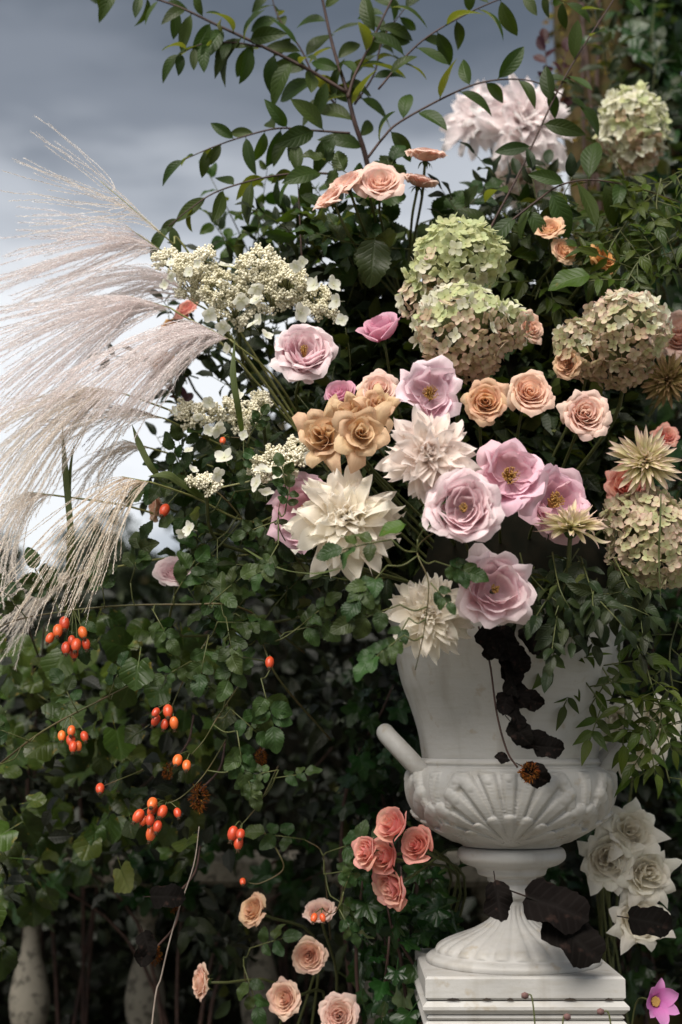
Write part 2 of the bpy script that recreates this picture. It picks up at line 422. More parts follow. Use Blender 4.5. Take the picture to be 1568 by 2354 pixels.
def outline_leaf(name, mat, rad, n=36, cup=0.12, seed=0, rings=3, base=0.42, wave=0.06):
    """A lobed or round leaf: rad(angle) with angle 0 at the tip; stalk joins at the notch."""
    r = np.random.default_rng(seed); ph = r.uniform(0, 6)
    a = np.linspace(-math.pi, math.pi, n, endpoint=False)
    R = np.array([rad(t) for t in a])
    verts = [(0, base, 0.0)]; uv = [(0.5, base)]
    for k in range(1, rings + 1):
        q = k / rings
        for t, rr in zip(a, R):
            x, y = math.sin(t) * rr * q, base + math.cos(t) * rr * q
            z = cup * (abs(x) * 0.9) - 0.25 * cup * q * q + wave * q * q * math.sin(3 * t + ph)
            verts.append((x, y, z)); uv.append((0.5 + x * 0.9, y))
    f = [(0, 1 + i, 1 + (i + 1) % n) for i in range(n)]
    for k in range(rings - 1):
        f += [(1 + k * n + i, 1 + (k + 1) * n + i, 1 + (k + 1) * n + (i + 1) % n, 1 + k * n + (i + 1) % n) for i in range(n)]
    f = [tuple(reversed(q)) for q in f]
    k = len(verts); w = 0.014
    verts += [(-w, -0.3, -0.05), (w, -0.3, -0.05), (w, base, -0.01), (-w, base, -0.01)]; uv += [(0.5, 0)] * 4; f.append((k, k + 1, k + 2, k + 3))
    return mk(name, verts, f, mat, uv)
def ivy_rad(t):
    s = 0
    for c, a, w in ((0.0, 0.60, 0.34), (1.05, 0.50, 0.30), (-1.05, 0.50, 0.30), (2.15, 0.42, 0.34), (-2.15, 0.42, 0.34)):
        d = (t - c + math.pi) % (2 * math.pi) - math.pi
        s = max(s, 0.30 + (a - 0.30) * math.exp(-(d / w) ** 2))
    d = abs(abs(t) - math.pi)
    return s * (1 - 0.45 * math.exp(-(d / 0.3) ** 2))
def round_rad(t):
    d = abs(abs(t) - math.pi)
    return (0.47 + 0.03 * math.cos(t) + 0.035 * math.cos(5 * t) + 0.012 * math.cos(17 * t)) * (1 - 0.35 * math.exp(-(d / 0.25) ** 2))
def ragged_rad(t):
    return 0.43 + 0.06 * math.cos(2 * t) + 0.025 * math.cos(5 * t + 1) + 0.012 * math.cos(13 * t) + 0.012 * math.cos(19 * t)

LEAF = {}
LEAF['cotoneaster'] = [leaf_mesh('cotoneaster_leaf', MT['cotoneaster'], 0.36 + 0.03 * (i % 3), 0.48, 1.0, 0.25 + 0.15 * (i % 2), 0.15 + 0.13 * i, seed=i, twist=(-0.5, 0.3, 0.7, -0.2, 0.0)[i], nv=9) for i in range(5)]
LEAF['rose_leaf'] = [leaf_mesh('rose_leaf', MT['rose_leaf'], 0.62 + 0.04 * i, 0.42, 0.85, 0.2 + 0.1 * (i % 2), 0.12 + 0.1 * i, serr=0.07, nv=17, seed=i, twist=(0.3, -0.3, 0, 0.6)[i], wave=0.12) for i in range(4)]
LEAF['bright_leaf'] = [leaf_mesh('bright_leaf', MT['bright_leaf'], 0.5 + 0.05 * i, 0.42, 0.9, 0.25, 0.1 + 0.12 * i, seed=i, twist=(0.3, -0.4, 0, 0.5)[i], wave=0.1) for i in range(4)]
LEAF['dark_leaf'] = [leaf_mesh('dark_leaf', MT['dark_leaf'], 0.36 + 0.05 * i, 0.42, 1.0, 0.3, 0.1 + 0.13 * i, seed=i, twist=(0.4, -0.4, 0, 0.6)[i], wave=0.08) for i in range(4)]
LEAF['jasmine'] = [leaf_mesh('jasmine_leaf', MT['jasmine'], 0.32 + 0.04 * i, 0.33, 1.25, 0.3, 0.1 + 0.12 * i, nv=8, seed=i, twist=(0.2, -0.3, 0.4)[i], petiole=0.02) for i in range(3)]
LEAF['plum'] = [leaf_mesh('plum_leaf', MT['plum'], 0.55, 0.5, 0.8, 0.25, 0.1 + 0.2 * i, nv=8, seed=i, twist=(0.3, -0.4)[i]) for i in range(2)]
LEAF['ivy'] = [outline_leaf('ivy_leaf', MT['ivy'], ivy_rad, 40, 0.14 + 0.1 * i, seed=i) for i in range(3)]
LEAF['broad'] = [outline_leaf('broad_leaf', MT['broad'], round_rad, 34, 0.1 + 0.14 * i, seed=i, wave=0.05 + 0.03 * i) for i in range(3)]
LEAF['dead'] = [outline_leaf('withered_leaf', MT['dead'], ragged_rad, 40, 0.25, seed=i, rings=4, wave=0.12) for i in range(3)]
LEAF['sepal'] = [leaf_mesh('sepal', MT['sepal'], 0.3, 0.3, 1.2, 0.4, 0.5, nu=3, nv=6, petiole=0)]
def pick(kind): return random.choice(LEAF[kind])

# ------------------------------------------------------------------ petals
def bez(P0, P1, P2, P3, t):
    t = t[..., None]
    return (1 - t) ** 3 * P0 + 3 * (1 - t) ** 2 * t * P1 + 3 * (1 - t) * t * t * P2 + t ** 3 * P3
def rose_petal(r, t, st, nu=11, nv=10):
    """One petal in the flower's own frame (axis +Z, radius about 1); t runs 0 at the heart to 1 outside."""
    R = st['r0'] + (1 - st['r0']) * t ** st['rp'] * r.uniform(0.90, 1.07)
    k = t ** st['zp']
    zt = st['zc'] * (1 - k) + st['zo'] * k + st.get('zm', 0) * math.sin(math.pi * t ** 0.8) + r.normal(0, 0.03)
    z0 = -0.52
    rf = st['reflex'] * float(sm(0.4, 1.0, t))
    P0 = np.array([0.04, z0]); P1 = np.array([0.06 + 0.72 * R, z0 + 0.02])
    Pin = np.array([R * 1.16, z0 + 0.55 * (zt - z0)]); Pout = np.array([R * 0.80, zt + 0.22])
    P2 = Pin * (1 - rf) + Pout * rf; P3 = np.array([R, zt])
    wa = st['wc'] * (1 - t ** 0.6) + st['wo'] * t ** 0.6
    U, V = np.meshgrid(np.linspace(-1, 1, nu), np.linspace(0, 1, nv))
    aU = np.abs(U)
    VV = V * (1 - st['round'] * aU ** 3.0 - 0.62 * st['point'] * t * aU ** 1.15)
    VV = VV * (1 + 0.14 * st['point'] * t * np.exp(-(U / 0.2) ** 2) * V)
    q = bez(P0, P1, P2, P3, np.clip(VV, 0, 1.14))
    rr, zz = q[..., 0], q[..., 1]
    lean = r.uniform(0.02, 0.07) * (0.5 + t)
    rr = rr * (1 + lean * U * (0.35 + 0.65 * V))
    roll = st['roll'] * t * V ** 2.2
    zz = zz - roll * aU ** 2.4 * R
    rr = rr - roll * 0.35 * aU ** 3 * R
    ph, kk = r.uniform(0, 6.3), r.uniform(2.0, 4.2)
    rip = st['ruffle'] * V ** 3 * (0.4 + 0.8 * t)
    zz = zz + rip * np.sin(U * kk + ph) + 0.4 * rip * np.sin(U * kk * 2.7 + ph * 2)
    rr = rr + 0.8 * rip * np.cos(U * kk * 1.3 + ph)
    # uneven margin and small crumples
    e1, e2, e3 = r.uniform(0, 6.3, 3)
    rr = rr * (1 + (0.022 * np.sin(U * 9 + e1) + 0.016 * np.sin(U * 17 + e2)) * V ** 4)
    cr_ = 0.011 * np.sin(U * 5.5 + V * 4 + e3) + 0.009 * np.sin(U * 9 - V * 7 + e1) + 0.007 * np.sin(V * 11 + U * 3 + e2)
    zz = zz + cr_ * V * (0.5 + t); rr = rr + 0.6 * cr_ * V * (0.5 + t)
    # a curled lip
    rr = rr * (1 + 0.30 * st['point'] * t ** 2.5 * np.exp(-(U / 0.30) ** 2) * V ** 3)
    lip = st['lip'] * sm(0.82, 1.0, V) * (0.3 + t)
    rr = rr + lip * 0.12; zz = zz - lip * 0.08
    A = U * wa * (0.5 + 0.5 * np.sin(np.clip(V, 0, 1) * math.pi / 2))
    verts = np.stack([rr * np.cos(A), rr * np.sin(A), zz], -1).reshape(-1, 3)
    if st.get('mess'):
        ax = r.normal(0, st['mess'] * 0.22); c, s = math.cos(ax), math.sin(ax)
        y, z = verts[:, 1].copy(), verts[:, 2].copy() - z0
        verts[:, 1] = y * c - z * s; verts[:, 2] = y * s + z * c + z0
    uv = np.stack([(U + 1) / 2, V * (0.55 + 0.45 * t)], -1).reshape(-1, 2)
    return verts, uv
ROSE = {
    'garden': dict(N=36, r0=0.15, rp=0.72, zc=-0.06, zm=0.30, zo=-0.06, zp=1.3, wc=1.15, wo=0.80, reflex=0.75, round=0.20, point=0.10, roll=0.10, ruffle=0.075, lip=0.9, mess=1.1, t0=0.10, stamens=0.12),
    'open':   dict(N=25, r0=0.22, rp=0.80, zc=-0.08, zm=0.22, zo=-0.02, zp=1.2, wc=1.1, wo=0.82, reflex=0.80, round=0.18, point=0.0, roll=0.06, ruffle=0.11, lip=0.8, mess=1.5, t0=0.22, stamens=0.6),
    'pointed': dict(N=32, r0=0.14, rp=0.80, zc=-0.02, zm=0.26, zo=-0.14, zp=1.3, wc=1.3, wo=0.70, reflex=0.9, round=0.10, point=0.5, roll=0.28, ruffle=0.06, lip=0.8, mess=1.1, t0=0.10, stamens=0.08),
    'tan':    dict(N=22, r0=0.06, rp=1.05, zc=0.36, zo=-0.18, zp=1.2, wc=2.2, wo=0.62, reflex=1.0, round=0.05, point=1.15, roll=0.5, ruffle=0.07, lip=1.1, mess=1.1, t0=0.0, stamens=0),
    'spray':  dict(N=42, r0=0.05, rp=0.80, zc=0.20, zo=-0.04, zp=1.6, wc=1.8, wo=0.62, reflex=0.65, round=0.14, point=0.34, roll=0.18, ruffle=0.04, lip=1.0, mess=0.5, t0=0.0, stamens=0),
    'bud':    dict(N=18, r0=0.06, rp=1.1, zc=0.75, zo=0.50, zp=1.0, wc=2.3, wo=1.0, reflex=0.25, round=0.14, point=0.25, roll=0.10, ruffle=0.04, lip=1.2, mess=0.3, t0=0.0, stamens=0),
    'cup':    dict(N=30, r0=0.05, rp=0.85, zc=0.50, zo=0.30, zp=1.0, wc=1.9, wo=0.80, reflex=0.35, round=0.14, point=0.2, roll=0.12, ruffle=0.07, lip=1.2, mess=0.9, t0=0.0, stamens=0),
    'white':  dict(N=34, r0=0.07, rp=0.85, zc=0.22, zo=-0.12, zp=1.3, wc=1.6, wo=0.60, reflex=0.95, round=0.04, point=1.0, roll=0.40, ruffle=0.05, lip=0.8, mess=0.8, t0=0.0, stamens=0),
}
w_ = srgb
PET = {
    'lilac': petal_mat('lilac rose petal', w_(236, 184, 196), w_(246, 214, 220), w_(249, 228, 231), edge=w_(250, 238, 238), back=w_(249, 232, 235)),
    'mauve': petal_mat('mauve rose petal', w_(230, 184, 200), w_(242, 212, 221), w_(245, 224, 231), edge=w_(247, 234, 238), back=w_(244, 222, 230)),
    'pink': petal_mat('pink rose petal', w_(240, 188, 203), w_(247, 211, 221), w_(250, 225, 232), edge=w_(240, 196, 210), back=w_(240, 204, 218)),
    'blush': petal_mat('blush rose petal', w_(242, 196, 210), w_(248, 220, 227), w_(250, 236, 238), edge=w_(248, 238, 238), back=w_(244, 224, 226)),
    'rosebud': petal_mat('rosebud petal', w_(214, 124, 158), w_(232, 172, 194), w_(241, 204, 217), edge=w_(222, 140, 170)),
    'peach': petal_mat('peach rose petal', w_(242, 174, 140), w_(247, 206, 182), w_(249, 222, 204), edge=w_(236, 204, 184), back=w_(246, 214, 192)),
    'peach_pink': petal_mat('peach pink rose petal', w_(244, 184, 156), w_(249, 214, 198), w_(251, 229, 219), edge=w_(240, 208, 196), back=w_(246, 218, 204)),
    'apricot': petal_mat('apricot rose petal', w_(230, 166, 118), w_(242, 200, 162), w_(246, 216, 186), edge=w_(222, 188, 158), back=w_(242, 202, 168)),
    'tan': petal_mat('tan rose petal', w_(186, 132, 88), w_(220, 182, 140), w_(236, 206, 170), edge=w_(212, 172, 136), back=w_(238, 210, 176), stain=0.25, stain_col=w_(190, 140, 120)),
    'orange': petal_mat('orange rose petal', w_(206, 132, 64), w_(222, 160, 92), w_(232, 184, 124), edge=w_(220, 170, 120)),
    'coral': petal_mat('coral rose petal', w_(238, 132, 126), w_(246, 170, 162), w_(249, 198, 188), edge=w_(224, 98, 102), back=w_(246, 200, 178), stain=0.5, stain_col=w_(236, 196, 156)),
    'white': petal_mat('white rose petal', w_(236, 226, 200), w_(246, 240, 224), w_(250, 246, 236), edge=w_(240, 236, 226), back=w_(238, 232, 218)),
    'dahlia_cream': petal_mat('cream dahlia petal', w_(248, 236, 208), w_(252, 246, 232), w_(253, 250, 243), edge=w_(248, 242, 232), back=w_(246, 236, 220), p1=0.4, trans=0.3),
    'dahlia_blush': petal_mat('blush dahlia petal', w_(244, 222, 204), w_(251, 241, 232), w_(253, 248, 244), edge=w_(246, 236, 232), back=w_(244, 226, 216), p1=0.35, trans=0.3),
    'dahlia_pink': petal_mat('pink dahlia petal', w_(246, 230, 218), w_(253, 247, 245), w_(254, 252, 251), edge=w_(252, 246, 246), back=w_(250, 234, 236), p1=0.35, trans=0.3),
    'cactus': petal_mat('cactus dahlia petal', w_(172, 172, 96), w_(222, 214, 168), w_(236, 214, 202), edge=w_(230, 190, 184), p1=0.6, trans=0.25),
    'cactus_dull': petal_mat('dull dahlia petal', w_(122, 108, 52), w_(156, 136, 88), w_(176, 140, 112), p1=0.6, trans=0.2),
    'hyd_lime': petal_mat('lime hydrangea sepal', w_(194, 200, 136), w_(216, 220, 168), w_(230, 231, 194), back=w_(206, 212, 162), trans=0.25, var=0.2, huevar=0.02),
    'hyd_cream': petal_mat('cream hydrangea sepal', w_(222, 219, 184), w_(236, 233, 208), w_(242, 239, 222), trans=0.25, var=0.2, huevar=0.02),
    'hyd_pink': petal_mat('pink tinged hydrangea sepal', w_(208, 198, 158), w_(224, 210, 180), w_(228, 200, 184), edge=w_(206, 150, 142), trans=0.2, var=0.25, huevar=0.02),
    'hyd_tan': petal_mat('tan hydrangea sepal', w_(190, 174, 134), w_(206, 186, 152), w_(210, 178, 156), edge=w_(184, 132, 116), trans=0.2, var=0.3, huevar=0.02),
    'hyd_sage': petal_mat('sage hydrangea sepal', w_(176, 180, 126), w_(200, 201, 154), w_(214, 204, 172), edge=w_(206, 150, 142), trans=0.2, var=0.25, huevar=0.02),
    'lace_white': petal_mat('white lacecap sepal', w_(226, 226, 196), w_(238, 238, 224), w_(242, 242, 232), trans=0.25),
    'anemone': petal_mat('anemone petal', w_(196, 96, 170), w_(214, 130, 196), w_(226, 160, 214), trans=0.25),
}
def stamen_mesh(r, n=60, R=0.24):
    ch = []
    for i in range(n):
        a = r.uniform(0, 6.283); q = R * math.sqrt(r.uniform(0.02, 1)); h = r.uniform(0.02, 0.16)
        tip = np.array([q * math.cos(a), q * math.sin(a), -0.12 + h]); base = np.array([q * 0.35 * math.cos(a), q * 0.35 * math.sin(a), -0.42])
        w = 0.012
        ch.append((np.array([base + (-w, 0, 0), base + (w, 0, 0), tip + (w, 0, 0), tip + (-w, 0, 0)]), [(0, 1, 2, 3)]))
        ch.append((ICO_V * r.uniform(0.012, 0.022) * np.array([1, 1, 0.7]) + tip, [tuple(f) for f in ICO_F]))
    v, f = join(ch)
    return mk('stamens', v, f, MT['stamen'])
def calyx_mesh():
    v, f = lathe_arrays([(0.03, -0.80), (0.10, -0.74), (0.15, -0.62), (0.16, -0.54), (0.05, -0.50)], 12)
    return mk('calyx', v, f, MT['sepal'], np.column_stack([np.full(len(v), .4), np.full(len(v), .5)]))
CALYX = calyx_mesh()
def stem_from(parent, start, end, r, mat, bow=0.03):
    """A stem given in world space, made the child of a flower."""
    a, b = np.array(start), np.array(end); m = (a + b) / 2 + np.array([random.uniform(-bow, bow), bow * 0.5, random.uniform(-bow, bow)])
    return [a, m, b]
def rose(style, mat, px, py, diam, d, face, label, group=None, seed=0, to=None, name='rose', t1=1.0):
    r = np.random.default_rng(1000 + seed * 17 + int(px)); st = dict(ROSE[style])
    for key, sd in (('zc', 0.05), ('zo', 0.05), ('rp', 0.08), ('wc', 0.15), ('wo', 0.05), ('reflex', 0.08), ('point', 0.08), ('ruffle', 0.012), ('mess', 0.2)): st[key] = st[key] + r.normal(0, sd)
    st['mess'] = max(0.2, st['mess']); st['ruffle'] = max(0.02, st['ruffle']); st['point'] = max(0, st['point']); st['reflex'] = min(1, max(0, st['reflex'])); st['N'] = max(12, int(st['N'] * r.uniform(0.8, 1.1)))
    s = diam / 2 * S(d)
    f = unit(face); c = np.array(P(px, py, d)) + f * 0.0
    M4 = facing(c, f, s, r.uniform(0, 6.28))
    th = empty(name, label, 'rose', mat=M4, group=group)
    N = st['N']
    for i in range(N):
        t = st['t0'] + (t1 - st['t0']) * i / (N - 1)
        v, uv = rose_petal(r, t, st)
        me = mk('petal', v, grid_faces(11, 10), PET[mat], uv)
        part('petal', me, th, Matrix.Rotation(i * 2.39996 + r.normal(0, 0.12), 4, 'Z') @ Matrix.Rotation(r.normal(0, 0.045), 4, 'X'))
    if st['stamens']: part('stamens', stamen_mesh(r, int(40 + 120 * st['stamens']), 0.10 + 0.24 * st['stamens']), th)
    part('calyx', CALYX, th)
    for i in range(5):
        a = i * 1.2566 + r.uniform(-.2, .2)
        part('sepal', LEAF['sepal'][0], th, Matrix.Rotation(a, 4, 'Z') @ Matrix.Translation((0.13, 0, -0.56)) @ Matrix.Rotation(-math.pi / 2, 4, 'Z') @ Matrix.Rotation(r.uniform(-0.9, 0.2), 4, 'X') @ Matrix.Diagonal((0.5, 0.5, 0.5, 1)))
    add_stem(th, M4, c - f * 0.76 * s, f, to, 0.0021)
    return th
def add_stem(th, M4, start, f, to, rad, mat='green_stem'):
    if to is None: to = np.array(HEART)
    inv = M4.inverted(); to = np.array(to)
    L = np.linalg.norm(to - start)
    pts = catmull([start, start - np.array(f) * L * 0.16 + np.array([0, 0.10 * L, -0.04 * L]), start * 0.5 + to * 0.5 + np.array([0, 0.30 * L, 0.02 * L]), to], 5)
    pts = np.array([inv @ Vector(p) for p in pts])
    sc = 1.0 / M4.to_scale()[0]
    part('stem', tube('stem', pts, rad * sc, MT[mat], 6), th)

def dahlia_petal(r, t, st, nu=7, nv=11):
    L = (st['l0'] + (1 - st['l0']) * t ** 0.75) * r.uniform(0.85, 1.1)
    e1 = math.radians(st['e_in'] * (1 - t ** st['ep']) + st['e_out'] * t ** st['ep'] + r.normal(0, st['mess'] * 11))
    e0 = e1 + math.radians(38 * (1 - 0.4 * t))
    curl = r.normal(st['curl'], 0.85) * (0.4 + t)
    s = np.linspace(0, 1, nv) ** 0.8
    ang = e0 + (e1 - e0) * np.minimum(1, s * 1.6) - curl * np.clip(s - 0.6, 0, 1) * 1.2
    ds = L * np.diff(s)
    x = 0.03 + 0.09 * t + np.concatenate([[0], np.cumsum(np.cos((ang[1:] + ang[:-1]) / 2) * ds)])
    z = -0.10 * t + np.concatenate([[0], np.cumsum(np.sin((ang[1:] + ang[:-1]) / 2) * ds)])
    hw = st['w'] * L * (0.28 + 0.72 * np.sin(math.pi * np.clip(s, 0, 1) ** st['pk']) ** 0.8) * r.uniform(0.8, 1.15)
    hw = hw * np.where(s > 0.75, np.maximum(0.04, (1 - ((s - 0.75) / 0.25) ** st['tip'])), 1)
    U, Sx = np.meshgrid(np.linspace(-1, 1, nu), s)
    cup = st['cup'] * r.uniform(0.6, 1.3)
    th = U * cup
    rad = hw[:, None] / max(math.sin(min(cup, 1.5)), 0.05) if cup > 0.1 else hw[:, None] * 10
    Y = rad * np.sin(th); lift = rad * (1 - np.cos(th))
    rip = st['ruffle'] * L * Sx ** 1.5 * np.sin(Sx * r.uniform(5, 9) + np.sign(U) * 1.3 + r.uniform(0, 6)) * np.abs(U)
    lift = lift + rip
    nx, nz = -np.sin(ang)[:, None], np.cos(ang)[:, None]
    tw = r.normal(0, st['mess'] * 0.35) * Sx
    Y2 = Y * np.cos(tw); lift = lift + Y * np.sin(tw)
    sway = r.normal(0, 0.06 * st['mess']) * L * Sx ** 2
    X = x[:, None] + nx * lift; Z = z[:, None] + nz * lift
    verts = np.stack([X, Y2 + sway, Z], -1).reshape(-1, 3)
    uv = np.stack([(U + 1) / 2, Sx], -1).reshape(-1, 2)
    return verts, uv
DAHL = {
    'dinner': dict(N=140, l0=0.24, e_in=86, e_out=-26, ep=0.95, mess=1.5, curl=0.05, w=0.20, pk=0.70, tip=2.6, cup=0.6, ruffle=0.11),
    'dinner_wild': dict(N=135, l0=0.28, e_in=84, e_out=-30, ep=0.9, mess=1.9, curl=-0.05, w=0.215, pk=0.70, tip=2.6, cup=0.45, ruffle=0.16),
    'cactus': dict(N=150, l0=0.28, e_in=86, e_out=-14, ep=1.0, mess=1.0, curl=-0.3, w=0.085, pk=0.8, tip=2.6, cup=1.2, ruffle=0.01),
}
def dahlia(style, mat, px, py, diam, d, face, label, seed=0, to=None, group=None, squash=1.0):
    st = DAHL[style]; r = np.random.default_rng(500 + seed * 31 + int(px))
    s = diam / 2 * S(d); f = unit(face); c = np.array(P(px, py, d))
    M4 = facing(c, f, s, r.uniform(0, 6.28))
    th = empty('dahlia', label, 'dahlia', mat=M4, group=group)
    N = st['N']
    for i in range(N):
        t = (i + 0.5) / N
        v, uv = dahlia_petal(r, t, st)
        me = mk('petal', v, grid_faces(7, 11), PET[mat], uv)
        part('petal', me, th, Matrix.Rotation(i * 2.39996 + r.normal(0, 0.1), 4, 'Z'))
    v, fcs = lathe_arrays([(0.02, -0.32), (0.12, -0.28), (0.2, -0.16), (0.14, -0.02), (0.02, 0.02)], 12)
    part('calyx', mk('calyx', v, fcs, MT['sepal']), th)
    add_stem(th, M4, c - f * 0.30 * s, f, to, 0.003)
    return th

# ------------------------------------------------------------------ hydrangeas
def floret_mesh(name, mat, seed, npet=4, round_=0.9, cup=0.25):
    r = np.random.default_rng(seed); vs, fs, uvs, k = [], [], [], 0
    nu, nv = 5, 6
    for i in range(npet):
        U, V = np.meshgrid(np.linspace(-1, 1, nu), (1 - np.cos(np.linspace(0.12, 1, nv) * math.pi)) / 2)
        L = 0.5 * r.uniform(0.9, 1.08)
        hw = 0.235 * round_ * np.sqrt(np.clip(1 - (2 * V ** 0.9 - 1) ** 2, 0.0004, 1))
        X = 0.015 + V * L * (1 - 0.05 * np.abs(U) ** 2); Y = U * hw
        Z = cup * (X ** 2) * r.uniform(0.2, 1.6) + 0.14 * np.abs(U) ** 2 * hw + 0.008 * (i % 2) + 0.04 * r.normal() * U * V
        a = i * 2 * math.pi / npet + r.normal(0, 0.12)
        v = np.stack([X * math.cos(a) - Y * math.sin(a), X * math.sin(a) + Y * math.cos(a), Z], -1).reshape(-1, 3)
        vs.append(v); uvs.append(np.stack([(U + 1) / 2, V], -1).reshape(-1, 2)); fs += [tuple(q + k for q in g) for g in grid_faces(nu, nv)]; k += len(v)
    b = ICO_V * 0.045 + np.array([0, 0, 0.03]); fs += [tuple(int(q) + k for q in g) for g in ICO_F]; vs.append(b); uvs.append(np.full((12, 2), 0.02)); k += 12
    st = np.array([(-.012, 0, 0), (.012, 0, 0), (.008, 0, -.55), (-.008, 0, -.55)]); fs.append((k, k + 1, k + 2, k + 3)); vs.append(st); uvs.append(np.full((4, 2), 0.0))
    return mk(name, np.vstack(vs), fs, mat, np.vstack(uvs))
FLO = {m: [floret_mesh('floret', PET[m], i * 7 + 1, 4, 0.86 if m != 'lace_white' else 1.05, (0.25, 0.7, 0.45)[i]) for i in range(3)] for m in ('hyd_lime', 'hyd_cream', 'hyd_pink', 'hyd_tan', 'hyd_sage', 'lace_white')}
def hydrangea(label, lobes, d, floret_px, palette, seed, to=None, n=230, group=None, cat='hydrangea'):
    """lobes: (px, py, rx, ry, depth offset). palette(h) gives materials for height h in 0..1."""
    r = np.random.default_rng(seed)
    c0 = np.array(P(lobes[0][0], lobes[0][1], d))
    th = empty('hydrangea_head', label, cat, loc=c0, group=group)
    fs = floret_px * S(d)
    ell = []
    for (px, py, rx, ry, dd) in lobes:
        ell.append((np.array(P(px, py, d + dd)), np.array([rx * S(d), 0.85 * (rx + ry) / 2 * S(d), ry * S(d)])))
    vol = np.array([e[1][0] * e[1][2] for e in ell]); vol /= vol.sum()
    zmin = min((e[0] - e[1])[2] for e in ell); zmax = max((e[0] + e[1])[2] for e in ell)
    for (c, R), w in zip(ell, vol):
        m = int(n * w)
        for i in range(m):
            z = 1 - 2 * (i + 0.5) / m; a = i * 2.39996
            q = math.sqrt(1 - z * z); dirv = np.array([q * math.cos(a), q * math.sin(a), z])
            if dirv[1] > 0.75: continue
            p = c + dirv * R * r.uniform(0.86, 1.06)
            if any(e is not None and np.sum(((p - e[0]) / e[1]) ** 2) < 0.80 for e in ell if e[0] is not c): continue
            nrm = unit(dirv / R * R.mean() + r.normal(0, 0.42, 3))
            h = (p[2] - zmin) / (zmax - zmin)
            mt = palette(min(1, max(0, h + r.normal(0, 0.16))), dirv, r)
            part('floret', FLO[mt][r.integers(3)], th, facing(p - c0, nrm, fs * r.uniform(0.85, 1.2), r.uniform(0, 6)))
    # the twiggy inside that carries the florets
    ch = [(ICO_V * (R * 0.62) + c - c0, [tuple(f) for f in ICO_F]) for c, R in ell]
    v, f = join(ch)
    part('inner_stalks', mk('inner_stalks', v, f, MT['green_stem']), th)
    base = ell[0][0] + np.array([0, ell[0][1][1] * 0.5, -ell[0][1][2] * 0.6])
    M4 = Matrix.Translation(Vector(c0))
    add_stem(th, M4, base, (0, -0.5, 0.8), to, 0.003)
    return th
def lace_panicle(label, lobes, d, seed, nflo, to=None, group=None):
    r = np.random.default_rng(seed)
    c0 = np.array(P(lobes[0][0], lobes[0][1], d)); th = empty('lace_hydrangea', label, 'hydrangea', loc=c0, group=group)
    spine = []
    for (px, py, rx, ry, dd) in lobes:
        c = np.array(P(px, py, d + dd)); R = np.array([rx, (rx + ry) / 2, ry]) * S(d)
        k = int(rx * ry * 0.14) + 60
        v0, f0, n0 = [], [], 0
        # buds sit in small knots over the lobe
        knots = []
        for i in range(max(10, int(rx * ry / 62))):
            q = unit(r.normal(0, 1, 3)); q[1] = -abs(q[1]) * 0.8 if r.random() < 0.8 else q[1]
            knots.append(c + q * R * r.uniform(0.6, 1.0))
        allv, allf = [], []
        for kp in knots:
            for j in range(30):
                o = unit(r.normal(0, 1, 3)) * r.uniform(0.2, 1.0) * 13 * S(d)
                allv.append(ICO_V * S(d) * r.uniform(2.0, 3.6) + kp + o - c0)
                allf.append(ICO_F + n0); n0 += 12
        me = mk('buds', np.vstack(allv), np.vstack(allf), MT['lacebud'])
        part('bud_cluster', me, th, kind='stuff')
        ch = []
        for kp in knots:
            ch.append(tube_arrays(np.array([c + np.array([0, R[1] * 0.5, -R[2] * 0.4]) - c0, (kp + c) / 2 - c0 + np.array([0, 0, -0.1 * R[2]]), kp - c0]), 1.2 * S(d), 4))
        v, f = join(ch); part('branchlet', mk('branchlet', v, f, MT['lacestem']), th, kind='stuff')
        spine.append(c + np.array([0, R[1] * 0.5, -R[2] * 0.4]))
    order = sorted(spine, key=lambda q: q[0])
    if len(order) > 1: part('axis', tube('axis', catmull([q - c0 for q in order], 5), 2.2 * S(d), MT['lacestem'], 5), th)
    for (px, py, sz) in nflo:
        p = np.array(P(px, py, d - 0.035 - 0.02 * r.random()))
        nrm = unit(np.array([r.normal(0, 0.6), -0.8, r.normal(0.1, 0.6)]))
        part('sterile_floret', FLO['lace_white'][r.integers(3)], th, facing(p - c0, nrm, sz * S(d), r.uniform(0, 6)))
    add_stem(th, Matrix.Translation(Vector(c0)), spine[-1], (-0.3, -0.3, 0.6), to, 0.0026)
    return th

